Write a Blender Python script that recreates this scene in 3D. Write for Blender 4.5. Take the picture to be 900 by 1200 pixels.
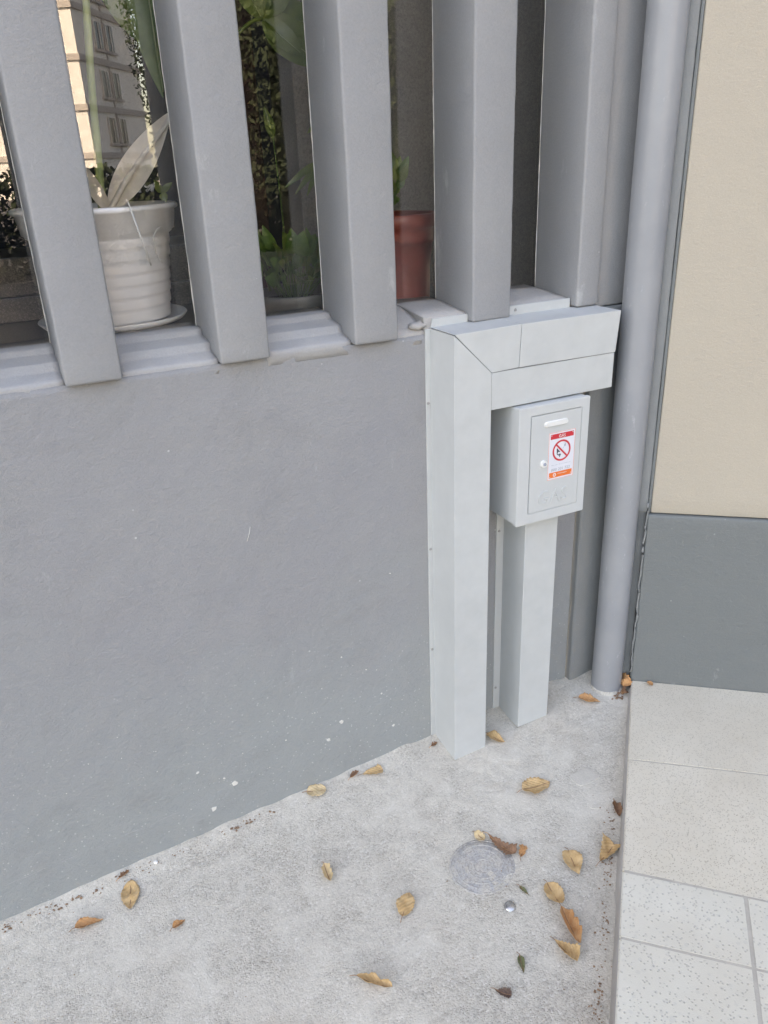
import bpy, bmesh, math, random
from mathutils import Vector, Matrix, noise
random.seed(7)
for o in list(bpy.data.objects): bpy.data.objects.remove(o)
S = bpy.context.scene
COL = S.collection
R = math.radians

# ---------------- camera ----------------
camd = bpy.data.cameras.new('camera'); cam = bpy.data.objects.new('camera', camd); COL.objects.link(cam)
CX, CY, CZ = -0.8760, -1.5647, 1.5
yaw, pit, rol = 0.4448, -0.4179, -0.0420
F = Vector((math.sin(yaw)*math.cos(pit), math.cos(yaw)*math.cos(pit), math.sin(pit)))
Rt = Vector((math.cos(yaw), -math.sin(yaw), 0)); U = Rt.cross(F)
R2 = math.cos(rol)*Rt + math.sin(rol)*U; U2 = -math.sin(rol)*Rt + math.cos(rol)*U
M = Matrix((R2, U2, -F)).transposed().to_4x4(); M.translation = (CX, CY, CZ)
cam.matrix_world = M
camd.sensor_fit = 'VERTICAL'; camd.sensor_height = 24; camd.lens = 926.0/1200*24
camd.clip_start = .02; camd.clip_end = 600
S.camera = cam
S.render.resolution_x = 768; S.render.resolution_y = 1024

# ---------------- sky, sun, exposure ----------------
SUN_AZ = Vector((-.65, .76, 0)).normalized(); SUN_EL = R(42)
w = bpy.data.worlds.new('World'); S.world = w; w.use_nodes = True
nt = w.node_tree; nt.nodes.clear()
sk = nt.nodes.new('ShaderNodeTexSky'); sk.sky_type = 'NISHITA'; sk.sun_disc = False
sk.sun_elevation = SUN_EL; sk.sun_rotation = math.atan2(SUN_AZ.x, SUN_AZ.y)
sk.air_density = 1.0; sk.dust_density = 2.0; sk.ozone_density = .7
bg = nt.nodes.new('ShaderNodeBackground'); bg.inputs[1].default_value = .12
ow = nt.nodes.new('ShaderNodeOutputWorld')
nt.links.new(sk.outputs[0], bg.inputs[0]); nt.links.new(bg.outputs[0], ow.inputs[0])
sl = bpy.data.lights.new('sun', 'SUN'); sl.energy = 3.0; sl.angle = R(.5); sl.color = (1, .965, .91)
so = bpy.data.objects.new('sun', sl); COL.objects.link(so)
sd = (SUN_AZ*math.cos(SUN_EL) + Vector((0, 0, math.sin(SUN_EL)))).normalized()
so.rotation_euler = sd.to_track_quat('Z', 'Y').to_euler(); so.location = (-10, 20, 20)
S.view_settings.view_transform = 'Standard'; S.view_settings.look = 'None'
S.view_settings.exposure = 3.36; S.view_settings.gamma = 1
S.view_settings.use_white_balance = True; S.view_settings.white_balance_temperature = 9100; S.view_settings.white_balance_tint = 17

# ---------------- materials ----------------
class NT:
    def __init__(s, name):
        s.m = bpy.data.materials.new(name); s.m.use_nodes = True; s.t = s.m.node_tree
        s.b = s.t.nodes['Principled BSDF']; s.out = s.t.nodes['Material Output']
        s.tc = s.t.nodes.new('ShaderNodeTexCoord').outputs['Object']
        s.h = None
    def n(s, typ, **kw):
        x = s.t.nodes.new(typ)
        for k, v in kw.items(): setattr(x, k, v)
        return x
    def L(s, a, b): s.t.links.new(a, b)
    def vec(s, scale):
        mp = s.n('ShaderNodeMapping'); mp.inputs['Scale'].default_value = scale; s.L(s.tc, mp.inputs[0]); return mp.outputs[0]
    def noise(s, scale, detail=4, rough=.55, vec=None, dist=0):
        x = s.n('ShaderNodeTexNoise'); x.inputs['Scale'].default_value = scale; x.inputs['Detail'].default_value = detail
        x.inputs['Roughness'].default_value = rough; x.inputs['Distortion'].default_value = dist
        s.L(vec or s.tc, x.inputs['Vector']); return x.outputs[0]
    def voro(s, scale, out='Distance', feature='F1', vec=None, rnd=1):
        x = s.n('ShaderNodeTexVoronoi', feature=feature); x.inputs['Scale'].default_value = scale; x.inputs['Randomness'].default_value = rnd
        s.L(vec or s.tc, x.inputs['Vector']); return x.outputs[out]
    def ramp(s, fac, stops):
        r = s.n('ShaderNodeValToRGB'); e = r.color_ramp.elements
        while len(e) < len(stops): e.new(.5)
        for i, (p, c) in enumerate(stops):
            e[i].position = p; e[i].color = (c, c, c, 1) if isinstance(c, (int, float)) else (*c, 1)
        s.L(fac, r.inputs[0]); return r.outputs[0]
    def mix(s, fac, a, b, mode='MIX'):
        x = s.n('ShaderNodeMix', data_type='RGBA', blend_type=mode)
        for q, v in ((0, fac), (6, a), (7, b)):
            sock = x.inputs[q]
            if isinstance(v, (int, float)): sock.default_value = v if q == 0 else (v, v, v, 1)
            elif isinstance(v, tuple): sock.default_value = (*v, 1)
            else: s.L(v, sock)
        return x.outputs[2]
    def math(s, op, a, b=0):
        x = s.n('ShaderNodeMath', operation=op)
        for i, v in enumerate((a, b)):
            if isinstance(v, (int, float)): x.inputs[i].default_value = v
            else: s.L(v, x.inputs[i])
        return x.outputs[0]
    def col(s, c):
        if isinstance(c, tuple): s.b.inputs['Base Color'].default_value = (*c, 1)
        else: s.L(c, s.b.inputs['Base Color'])
    def rough(s, v):
        if isinstance(v, (int, float)): s.b.inputs['Roughness'].default_value = v
        else: s.L(v, s.b.inputs['Roughness'])
    def spec(s, v): s.b.inputs['Specular IOR Level'].default_value = v
    def bump(s, h, dist, strength=1.0):
        x = s.n('ShaderNodeBump'); x.inputs['Distance'].default_value = dist; x.inputs['Strength'].default_value = strength
        s.L(h, x.inputs['Height'])
        if s.h is not None: s.L(s.h, x.inputs['Normal'])
        s.h = x.outputs[0]; s.L(s.h, s.b.inputs['Normal'])

def paint_mat(name, c, c2, fleck=.6, bump=.0012, blotch=1.0, specks=True, rough=.62, scuff=(.62, .62, .6), low=None):
    m = NT(name)
    big = m.noise(1.6, 5, .6); mid = m.noise(9, 6, .65); fine = m.noise(260, 3, .7)
    f = m.ramp(m.mix(.5, big, mid), [(.38, 0.), (.62, 1.)])
    base = m.mix(m.math('MULTIPLY', f, .55*blotch), c, c2)
    base = m.mix(m.ramp(fine, [(.3, .10), (.7, 0.)]), base, (0.02, .02, .02))
    if specks:
        d = m.voro(46); rnd = m.voro(46, 'Color')
        sp = m.math('MULTIPLY', m.ramp(d, [(.0, 1.), (.09, 1.), (.13, 0.)]), m.ramp(rnd, [(.88, 0.), (.9, 1.)]))
        sp = m.math('MULTIPLY', sp, m.ramp(m.noise(3.1, 2), [(.45, 0.), (.6, 1.)]))
        base = m.mix(m.math('MULTIPLY', sp, fleck), base, scuff)
        # long thin brush scuffs
        sc = m.noise(14, 8, .72, m.vec((1, 1, .35)))
        base = m.mix(m.math('MULTIPLY', m.ramp(sc, [(.63, 0.), (.72, 1.)]), .22), base, scuff)
    if low:
        sx = m.n('ShaderNodeSeparateXYZ'); m.L(m.tc, sx.inputs[0])
        hgt = m.math('ADD', sx.outputs[2], m.math('MULTIPLY', m.math('SUBTRACT', m.noise(2.3, 5, .65), .5), 1.1))
        zone = m.ramp(hgt, [(.12, 1.), (.62, 0.)])
        base = m.mix(m.math('MULTIPLY', zone, .75), base, low)
        d3 = m.voro(120); r3 = m.voro(120, 'Color')
        sp3 = m.math('MULTIPLY', m.ramp(d3, [(.18, 1.), (.3, 0.)]), m.ramp(r3, [(.8, 0.), (.84, 1.)]))
        base = m.mix(m.math('MULTIPLY', m.math('MULTIPLY', sp3, zone), .38), base, (.55, .55, .52))
        # dark smudges and hair marks
        sm = m.noise(3.6, 7, .74, None, .8)
        base = m.mix(m.math('MULTIPLY', m.ramp(sm, [(.54, 0.), (.70, 1.)]), .24), base, (.16, .16, .155))
        hm = m.noise(11, 9, .8, m.vec((.5, 1, 1.3)), 2.)
        base = m.mix(m.math('MULTIPLY', m.ramp(hm, [(.495, 0.), (.5, 1.), (.505, 0.)]), .14), base, (.4, .4, .39))
    m.col(base)
    m.bump(m.noise(7, 4, .6), bump*4, .8)
    m.bump(m.noise(24, 5, .7, m.vec((.6, 1, 1.5)), .8), bump*.8, .6)
    m.bump(m.noise(70, 6, .72, m.vec((1, 1, 1.6)), .6), bump*1.5, .8)
    m.bump(m.noise(330, 3, .6), bump*.5, .8)
    m.rough(m.ramp(mid, [(.3, rough-.1), (.7, rough+.12)])); m.spec(.35)
    return m.m
MAT = {}
MAT['wall'] = paint_mat('grey_wall_paint', (.262, .264, .274), (.298, .298, .292), bump=.0019, low=(.275, .295, .290))
MAT['fin'] = paint_mat('grey_fin_paint', (.255, .258, .264), (.29, .29, .285), .35, .0012)
MAT['sill'] = paint_mat('sill_paint', (.325, .325, .33), (.39, .385, .375), .3, .0012, 1.4, True)
MAT['cement'] = paint_mat('rough_cement', (.36, .34, .32), (.47, .45, .43), .2, .0022, 1.5, True, .85)
MAT['pilaster'] = paint_mat('pilaster_paint', (.19, .20, .20), (.235, .24, .235), .5, .001)
MAT['plinth'] = paint_mat('plinth_paint', (.142, .156, .156), (.162, .173, .168), .45, .0016)
MAT['cream'] = paint_mat('cream_render', (.39, .348, .285), (.42, .378, .31), 0, .0010, .7, False, .8)
MAT['upper'] = paint_mat('upper_render', (.3, .3, .3), (.34, .34, .33), 0, .001, .5, False)

def metal_paint(name, c, rough=.42, mott=.05):
    m = NT(name)
    n1 = m.noise(3.2, 4, .6); n2 = m.noise(22, 4, .6)
    dark = tuple(x*(1-mott*2.2) for x in c)
    base = m.mix(m.ramp(m.mix(.5, n1, n2), [(.35, 1.), (.65, 0.)]), c, dark)
    dr = m.noise(34, 6, .75, m.vec((1, 1, .18)))
    base = m.mix(m.math('MULTIPLY', m.ramp(dr, [(.6, 0.), (.75, 1.)]), .08), base, (.3, .29, .27))
    m.col(base); m.rough(m.ramp(n2, [(.3, rough-.06), (.7, rough+.1)])); m.spec(.45)
    m.bump(m.noise(2.2, 2, .5), .004, .35); m.bump(m.noise(700, 2, .5), .00015, .5)
    return m.m
MAT['duct'] = metal_paint('light_grey_powder_coat', (.475, .49, .483))
MAT['box'] = metal_paint('cabinet_powder_coat', (.48, .495, .49), .38, .03)
MAT['screw'] = metal_paint('screw_steel', (.3, .3, .29), .35)
def pipe_mat():
    m = NT('pipe_paint')
    n1 = m.noise(5, 5, .6); n2 = m.noise(60, 6, .7, m.vec((1, 1, .4)))
    base = m.mix(m.ramp(n1, [(.35, 0.), (.65, 1.)]), (.222, .232, .246), (.26, .268, .278))
    base = m.mix(m.math('MULTIPLY', m.ramp(n2, [(.62, 0.), (.72, 1.)]), .3), base, (.5, .5, .5))
    cr = m.noise(26, 8, .8, None, 1.2)
    base = m.mix(m.math('MULTIPLY', m.ramp(cr, [(.675, 0.), (.69, 1.)]), .45), base, (.14, .14, .15))
    m.col(base); m.rough(.42); m.spec(.45)
    m.bump(m.noise(9, 3, .5), .002, .5); m.bump(n2, .0006, .6)
    return m.m
MAT['pipe'] = pipe_mat()
def plain(name, c, rough=.6, spec=.4, bump=0, bs=200, var=.08):
    m = NT(name)
    n = m.noise(bs/8, 4, .6)
    m.col(m.mix(m.ramp(n, [(.35, 0.), (.65, 1.)]), tuple(x*(1-var) for x in c), tuple(min(1, x*(1+var)) for x in c)))
    m.rough(rough); m.spec(spec)
    if bump: m.bump(m.noise(bs, 4, .6), bump, .8)
    return m.m
MAT['sealant'] = plain('pale_sealant', (.62, .61, .57), .6, .3, .0006, 90)
MAT['dark'] = plain('dark_gap', (.03, .03, .03), .9)
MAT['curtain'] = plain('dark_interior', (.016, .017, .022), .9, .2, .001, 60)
MAT['brown'] = plain('brown_timber', (.05, .022, .018), .6, .3, .0006, 80)
MAT['granite'] = None
def granite():
    m = NT('dark_speckled_granite')
    v = m.voro(420, 'Color'); n = m.noise(160, 4, .7)
    base = m.mix(m.ramp(v, [(.5, 0.), (.9, 1.)]), (.03, .03, .032), (.14, .135, .13))
    base = m.mix(m.ramp(n, [(.4, 0.), (.7, 1.)]), base, (.07, .07, .068))
    m.col(base); m.rough(.3); m.spec(.5)
    return m.m
MAT['granite'] = granite()
def conc():
    m = NT('interior_concrete')
    n = m.noise(180, 5, .75); n2 = m.noise(6, 4, .6)
    base = m.mix(m.ramp(n, [(.3, 0.), (.7, 1.)]), (.09, .09, .082), (.21, .205, .19))
    base = m.mix(m.math('MULTIPLY', m.ramp(n2, [(.4, 0.), (.6, 1.)]), .3), base, (.1, .1, .1))
    m.col(base); m.rough(.9); m.bump(n, .003, .8)
    return m.m
MAT['conc'] = conc()

def ground_mat():
    m = NT('cemented_gravel_ground')
    big = m.noise(2.6, 5, .62, None, .4); mid = m.noise(15, 6, .66, None, .5); fine = m.noise(260, 3, .75)
    agg = m.voro(230, 'Color'); aggd = m.voro(230)
    f = m.ramp(m.mix(.5, big, mid), [(.4, 0.), (.6, 1.)])
    base = m.mix(f, (.462, .425, .362), (.56, .523, .452))
    base = m.mix(m.math('MULTIPLY', m.ramp(agg, [(.15, 1.), (.5, 0.)]), m.math('SUBTRACT', .46, m.math('MULTIPLY', f, .40))), base, (.22, .205, .19))
    base = m.mix(m.math('MULTIPLY', m.ramp(agg, [(.72, 0.), (.9, 1.)]), .32), base, (.70, .67, .63))
    base = m.mix(m.math('MULTIPLY', m.ramp(fine, [(.30, 1.), (.45, 0.)]), .3), base, (.2, .185, .17))
    st = m.noise(4.2, 7, .7)
    base = m.mix(m.math('MULTIPLY', m.ramp(st, [(.53, 0.), (.70, 1.)]), .42), base, (.40, .345, .285))
    m.col(base); m.rough(.92); m.spec(.25)
    ew = m.n('ShaderNodeTexVoronoi', feature='DISTANCE_TO_EDGE'); ew.inputs['Scale'].default_value = 11.5
    wv = m.n('ShaderNodeVectorMath', operation='ADD'); nv = m.n('ShaderNodeTexNoise'); nv.inputs['Scale'].default_value = 16; nv.inputs['Detail'].default_value = 4
    m.L(m.tc, nv.inputs['Vector']); sc_ = m.n('ShaderNodeVectorMath', operation='SCALE'); sc_.inputs['Scale'].default_value = .05; m.L(nv.outputs[1], sc_.inputs[0])
    m.L(m.tc, wv.inputs[0]); m.L(sc_.outputs[0], wv.inputs[1]); m.L(wv.outputs[0], ew.inputs['Vector'])
    msk = m.ramp(m.noise(3.3, 4, .6, None, .3), [(.47, 0.), (.60, 1.)])
    jn = m.math('MULTIPLY', m.ramp(ew.outputs[0], [(.0, 1.), (.11, 0.)]), msk)
    base2 = m.mix(m.math('MULTIPLY', jn, .15), base, (.33, .30, .26)); m.col(base2)
    m.bump(m.math('SUBTRACT', 1, jn), .0016, .45)
    m.bump(mid, .007, .6); m.bump(m.math('MULTIPLY', m.ramp(aggd, [(0., 1.), (.6, 0.)]), m.math('SUBTRACT', 1.08, f)), .0014, .8); m.bump(fine, .0012, .8)
    return m.m
MAT['ground'] = ground_mat()
def stone_mat(name, a, b, dk=.0):
    m = NT(name)
    mid = m.noise(14, 6, .65); fine = m.noise(240, 3, .7)
    base = m.mix(m.ramp(mid, [(.35, 0.), (.65, 1.)]), a, b)
    base = m.mix(m.ramp(fine, [(.3, .28), (.55, 0.)]), base, (.22, .2, .19))
    m.col(base); m.rough(.8); m.bump(mid, .004, .6); m.bump(fine, .0012, .8)
    return m.m
MAT['stone'] = stone_mat('worn_limestone', (.485, .45, .39), (.54, .505, .44))
MAT['stone2'] = stone_mat('cement_smeared_stone', (.53, .492, .43), (.60, .56, .50))
def cap_mat():
    m = NT('cement_smeared_iron')
    n1 = m.noise(34, 6, .75); n2 = m.noise(300, 3, .75); v = m.voro(260, 'Color')
    base = m.mix(m.ramp(n1, [(.40, 0.), (.58, 1.)]), (.395, .385, .37), (.49, .455, .40))
    base = m.mix(m.math('MULTIPLY', m.ramp(v, [(.2, 1.), (.5, 0.)]), .45), base, (.24, .225, .21))
    base = m.mix(m.math('MULTIPLY', m.ramp(n2, [(.3, 1.), (.48, 0.)]), .35), base, (.2, .19, .18))
    m.col(base); m.rough(.95); m.spec(.15); m.bump(n1, .003, .8); m.bump(n2, .0016, .9)
    return m.m
MAT['cap'] = cap_mat()
MAT['grit'] = plain('grit', (.51, .47, .41), .9, .2, 0, 900, .3)
def tile_mat(name, base_a, base_b, spot, spot2, sc):
    m = NT(name)
    mid = m.noise(5, 6, .62); big = m.noise(2.1, 4, .6)
    base = m.mix(m.ramp(mid, [(.35, 0.), (.65, 1.)]), base_a, base_b)
    wv = m.noise(60, 2)
    d = m.voro(sc); c = m.voro(sc, 'Color'); d2 = m.voro(sc*2.6); c2 = m.voro(sc*2.6, 'Color')
    s1 = m.math('MULTIPLY', m.ramp(m.math('ADD', d, m.math('MULTIPLY', wv, .25)), [(.34, 1.), (.44, 0.)]), m.ramp(c, [(.45, 0.), (.5, 1.)]))
    s2 = m.math('MULTIPLY', m.ramp(d2, [(.22, 1.), (.38, 0.)]), m.ramp(c2, [(.42, 0.), (.47, 1.)]))
    base = m.mix(m.math('MULTIPLY', s1, .3), base, spot)
    base = m.mix(m.math('MULTIPLY', s2, .6), base, spot2)
    base = m.mix(m.math('MULTIPLY', m.ramp(big, [(.5, 0.), (.68, 1.)]), .25), base, (.44, .38, .3))
    m.col(base); m.rough(.7); m.spec(.35)
    m.bump(m.math('SUBTRACT', 1, s2), .0009, .8); m.bump(m.noise(420, 3, .6), .0005, .8); m.bump(mid, .003, .4)
    return m.m
MAT['tileA'] = tile_mat('buff_terrazzo', (.565, .518, .425), (.615, .567, .475), (.42, .37, .30), (.27, .23, .18), 95)
MAT['tileB'] = tile_mat('pale_terrazzo', (.555, .527, .45), (.60, .573, .495), (.43, .42, .385), (.38, .365, .33), 62)
MAT['mortar'] = plain('mortar', (.42, .39, .34), .95, .2, .001, 200)

def leaf_mat(name, a, b, edge):
    m = NT(name)
    n = m.noise(55, 5, .65); n2 = m.noise(200, 3, .6)
    base = m.mix(m.ramp(n, [(.35, 0.), (.65, 1.)]), a, b)
    base = m.mix(m.math('MULTIPLY', m.ramp(n2, [(.25, 1.), (.42, 0.)]), .6), base, edge)
    m.col(m.mix(1.0, base, (.88, .86, .84), 'MULTIPLY')); m.rough(.85); m.spec(.2)
    w = m.n('ShaderNodeTexWave', wave_type='BANDS', bands_direction='DIAGONAL'); w.inputs['Scale'].default_value = 55; w.inputs['Distortion'].default_value = 2.5
    m.L(m.tc, w.inputs['Vector'])
    m.bump(w.outputs[1], .0008, .7); m.bump(n, .001, .6)
    return m.m
LM = {'gold': leaf_mat('golden_dry_leaf', (.54, .35, .165), (.62, .43, .235), (.30, .17, .08)),
      'orange': leaf_mat('orange_dry_leaf', (.50, .25, .11), (.58, .34, .17), (.25, .1, .04)),
      'pale': leaf_mat('pale_dry_leaf', (.62, .47, .27), (.66, .52, .33), (.4, .26, .12)),
      'brown': leaf_mat('brown_dry_leaf', (.24, .135, .085), (.36, .21, .13), (.12, .06, .035)),
      'dark': leaf_mat('dark_brown_leaf', (.10, .065, .05), (.16, .11, .09), (.05, .03, .02)),
      'olive': leaf_mat('olive_leaf', (.12, .14, .06), (.22, .22, .14), (.05, .05, .03))}
def green(name, a, b):
    m = NT(name)
    n = m.noise(18, 4, .6)
    m.col(m.mix(m.ramp(n, [(.35, 0.), (.65, 1.)]), a, b)); m.rough(.4); m.spec(.5)
    m.bump(m.noise(40, 3), .001, .5)
    return m.m
MAT['green'] = green('leaf_green', (.05, .11, .02), (.10, .18, .04))
MAT['green2'] = green('leaf_olive_green', (.075, .12, .02), (.13, .18, .04))
MAT['vein'] = green('leaf_vein', (.24, .30, .12), (.28, .34, .16))
MAT['stalk'] = green('pale_stalk', (.30, .42, .16), (.40, .5, .24))
MAT['dry'] = plain('dry_sheath', (.72, .68, .62), .75, .3, .001, 90, .2)
MAT['soil'] = plain('potting_soil', (.03, .022, .016), .95, .2, .003, 120, .4)
MAT['whitepot'] = plain('white_plastic', (.84, .85, .86), .35, .5, .0008, 30, .03)
MAT['greypot'] = plain('grey_plastic', (.16, .17, .17), .5, .4, .0005, 60)
MAT['terra'] = plain('terracotta_plastic', (.25, .05, .034), .38, .5, .0005, 60, .12)
MAT['blue'] = plain('pale_blue_label', (.55, .63, .78), .5)
MAT['white'] = plain('white_print', (.66, .64, .62), .4, .4, 0, 200, .01)
MAT['stk_white'] = plain('sticker_white', (.60, .61, .65), .35, .4, 0, 200, .02)
MAT['red'] = plain('sticker_red', (.56, .035, .045), .35, .4, 0, 200, .04)
MAT['orange'] = plain('sticker_orange', (.74, .16, .035), .35, .4, 0, 200, .04)
MAT['ink'] = plain('sticker_ink', (.05, .055, .075), .4, .4)
MAT['inkgrey'] = plain('sticker_grey_ink', (.30, .33, .38), .4, .4)
MAT['plastic'] = plain('white_lock_plastic', (.63, .63, .61), .3, .5, 0, 200, .01)
MAT['tin'] = metal_paint('tin', (.5, .5, .5), .25); MAT['tin'].node_tree.nodes['Principled BSDF'].inputs['Metallic'].default_value = .9
MAT['bcream'] = plain('facade_cream', (.68, .66, .62), .85, .2, .002, 20)
MAT['bband'] = plain('facade_band', (.40, .37, .34), .85, .2)
MAT['bwin'] = plain('window_dark', (.03, .035, .045), .2, .5)
MAT['bshut'] = plain('window_frame_pale', (.5, .48, .44), .6)
MAT['bark'] = plain('bark', (.07, .055, .04), .9, .2, .02, 12, .3)
MAT['treeleaf'] = plain('tree_leaf', (.035, .046, .026), .9, .05, 0, 60, .3)
def glass():
    m = NT('reflective_tinted_glass'); t = m.t; t.nodes.remove(m.b)
    tr = m.n('ShaderNodeBsdfTransparent'); tr.inputs[0].default_value = (.97, .97, .97, 1)
    gl = m.n('ShaderNodeBsdfGlossy'); gl.inputs['Roughness'].default_value = 0.0; gl.inputs[0].default_value = (.95, .95, .95, 1)
    lw = m.n('ShaderNodeFresnel'); lw.inputs[0].default_value = 1.5
    fac = m.math('ADD', m.math('MULTIPLY', lw.outputs[0], 1.1), .02)
    mx = m.n('ShaderNodeMixShader'); m.L(fac, mx.inputs[0]); m.L(tr.outputs[0], mx.inputs[1]); m.L(gl.outputs[0], mx.inputs[2])
    m.L(mx.outputs[0], m.out.inputs[0])
    return m.m
MAT['glass'] = glass()

# ---------------- helpers ----------------
def link(name, bm, mat, parent=None, loc=None, smooth=False, kind=None):
    me = bpy.data.meshes.new(name)
    bmesh.ops.recalc_face_normals(bm, faces=bm.faces[:])
    bm.to_mesh(me); bm.free()
    if smooth:
        for p in me.polygons: p.use_smooth = True
    me.materials.append(MAT[mat] if isinstance(mat, str) else mat)
    o = bpy.data.objects.new(name, me); COL.objects.link(o)
    if parent: o.parent = parent
    if loc: o.location = loc
    if kind: o['kind'] = kind
    return o
def thing(name, label, cat, loc=(0, 0, 0), rz=0, group=None):
    o = bpy.data.objects.new(name, None); COL.objects.link(o); o.location = loc; o.rotation_euler = (0, 0, rz)
    o.empty_display_size = .05
    o['label'] = label; o['category'] = cat
    if group: o['group'] = group
    return o
def tag(o, label, cat, group=None):
    o['label'] = label; o['category'] = cat
    if group: o['group'] = group
    return o
def bbox(bm, x0, x1, y0, y1, z0, z1):
    vs = [bm.verts.new(p) for p in ((x0, y0, z0), (x1, y0, z0), (x1, y1, z0), (x0, y1, z0), (x0, y0, z1), (x1, y0, z1), (x1, y1, z1), (x0, y1, z1))]
    for f in ((0, 3, 2, 1), (4, 5, 6, 7), (0, 1, 5, 4), (1, 2, 6, 5), (2, 3, 7, 6), (3, 0, 4, 7)): bm.faces.new([vs[i] for i in f])
    return vs
def box(name, x0, x1, y0, y1, z0, z1, mat, parent=None, bev=0, seg=2):
    bm = bmesh.new(); bbox(bm, x0, x1, y0, y1, z0, z1)
    if bev: bmesh.ops.bevel(bm, geom=bm.edges[:], offset=bev, segments=seg, affect='EDGES', profile=.6)
    o = link(name, bm, mat, parent)
    return o
def roughen(bm, amp, sc=30, seed=0.):
    bm.normal_update()
    mv = [(v, v.normal.copy(), noise.noise(v.co*sc + Vector((seed, seed*2, 0))) + .5*noise.noise(v.co*sc*2.7 + Vector((0, seed, 5)))) for v in bm.verts]
    for v, n, k in mv: v.co += n*k*amp
def slice_box(bm, axis, a, b, step):
    n = Vector((0, 0, 0)); n[axis] = 1
    k = a + step
    while k < b - step*.3:
        p = Vector((0, 0, 0)); p[axis] = k
        bmesh.ops.bisect_plane(bm, geom=bm.verts[:]+bm.edges[:]+bm.faces[:], plane_co=p, plane_no=n)
        k += step
def rough_box(name, x0, x1, y0, y1, z0, z1, mat, parent, bev=.006, amp=.0012, step=.03, zmax=None, seed=0, seg=3, xs=None):
    bm = bmesh.new(); bbox(bm, x0, x1, y0, y1, z0, z1)
    bmesh.ops.bevel(bm, geom=bm.edges[:], offset=bev, segments=seg, affect='EDGES', profile=.5)
    slice_box(bm, 2, z0, min(z1, zmax or z1), step)
    if xs: slice_box(bm, 0, x0, x1, xs)
    roughen(bm, amp, 28, seed)
    return link(name, bm, mat, parent, smooth=True)
def prism(name, pts, y0, y1, mat, parent, bev=0, seg=2):
    """polygon in XZ extruded from y0 (front) to y1"""
    bm = bmesh.new()
    a = [bm.verts.new((x, y0, z)) for x, z in pts]; b = [bm.verts.new((x, y1, z)) for x, z in pts]
    n = len(pts)
    bm.faces.new(a); bm.faces.new(b[::-1])
    for i in range(n): bm.faces.new((a[i], b[i], b[(i+1) % n], a[(i+1) % n]))
    if bev: bmesh.ops.bevel(bm, geom=bm.edges[:], offset=bev, segments=seg, affect='EDGES', profile=.6)
    return link(name, bm, mat, parent)
def lathe(name, prof, c, mat, parent=None, n=48, smooth=True, arc=None):
    bm = bmesh.new(); rings = []
    for r, z in prof:
        rings.append([bm.verts.new((c[0]+r*math.cos(2*math.pi*i/n), c[1]+r*math.sin(2*math.pi*i/n), c[2]+z)) for i in range(n)] if r > 1e-6 else [bm.verts.new((c[0], c[1], c[2]+z))])
    for a, b in zip(rings, rings[1:]):
        for i in range(n):
            j = (i+1) % n
            if len(a) == 1 and len(b) == 1: continue
            if len(a) == 1: bm.faces.new((a[0], b[i], b[j]))
            elif len(b) == 1: bm.faces.new((a[i], a[j], b[0]))
            else: bm.faces.new((a[i], a[j], b[j], b[i]))
    o = link(name, bm, mat, parent, smooth=smooth)
    return o
def tube_bm(bm, pts, r, n=8, flat=1.0):
    pts = [Vector(p) for p in pts]; rings = []
    rs = r if isinstance(r, (list, tuple)) else [r]*len(pts)
    for i, p in enumerate(pts):
        d = (pts[min(i+1, len(pts)-1)] - pts[max(i-1, 0)]).normalized()
        a = d.cross(Vector((0, 0, 1)));
        if a.length < .05: a = d.cross(Vector((0, 1, 0)))
        a.normalize(); b = d.cross(a)
        rings.append([bm.verts.new(p + (a*math.cos(2*math.pi*k/n) + b*math.sin(2*math.pi*k/n)*flat)*rs[i]) for k in range(n)])
    for A, B in zip(rings, rings[1:]):
        for k in range(n): bm.faces.new((A[k], A[(k+1) % n], B[(k+1) % n], B[k]))
    bm.faces.new(rings[0][::-1]); bm.faces.new(rings[-1])
def tube(name, pts, r, mat, parent=None, n=8, flat=1.0):
    bm = bmesh.new(); tube_bm(bm, pts, r, n, flat); return link(name, bm, mat, parent, smooth=True)
def smooth_pts(pts, n=6):
    out = []; P = [Vector(p) for p in pts]
    for i in range(len(P)-1):
        p0, p1, p2, p3 = P[max(i-1, 0)], P[i], P[i+1], P[min(i+2, len(P)-1)]
        for k in range(n):
            t = k/n
            out.append(.5*((2*p1) + (p2-p0)*t + (2*p0-5*p1+4*p2-p3)*t*t + (3*p1-p0-3*p2+p3)*t**3))
    out.append(P[-1]); return out

# ---------------- ground ----------------
def g(x, y):
    xx = min(max(x, -1.2), .8)
    return .0127 + .0684*xx - .02*(1-math.exp(min(y, 0)/.12))
def gz(x, y):
    z = g(x, y)
    if -1.6 < x < 1.0 and -1.7 < y < .06:
        z += .0016*noise.noise(Vector((x*9, y*9, 0))) + .0011*noise.noise(Vector((x*31, y*31, 3)))
        if y > -.05: z += (.05+y)*.22*max(0, noise.noise(Vector((x*14, 2, 7)))+.25)   # ragged fillet at the wall foot
    return z
def axis(lo, hi, step, far):
    v = []; k = lo
    while k <= hi: v.append(k); k += step
    s = step; a = lo
    left = []
    while a > -far: s *= 1.5; a -= s; left.append(a)
    s = step; b = v[-1]; right = []
    while b < far: s *= 1.5; b += s; right.append(b)
    return left[::-1] + v + right
xs = axis(-1.4, .75, .011, 160); ys = axis(-1.2, .05, .011, 160)
vv = [(x, y, gz(x, y)) for y in ys for x in xs]; nx = len(xs)
ff = [(j*nx+i, j*nx+i+1, (j+1)*nx+i+1, (j+1)*nx+i) for j in range(len(ys)-1) for i in range(nx-1)]
me = bpy.data.meshes.new('ground'); me.from_pydata(vv, [], ff); me.update()
for p in me.polygons: p.use_smooth = True
me.materials.append(MAT['ground'])
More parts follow.
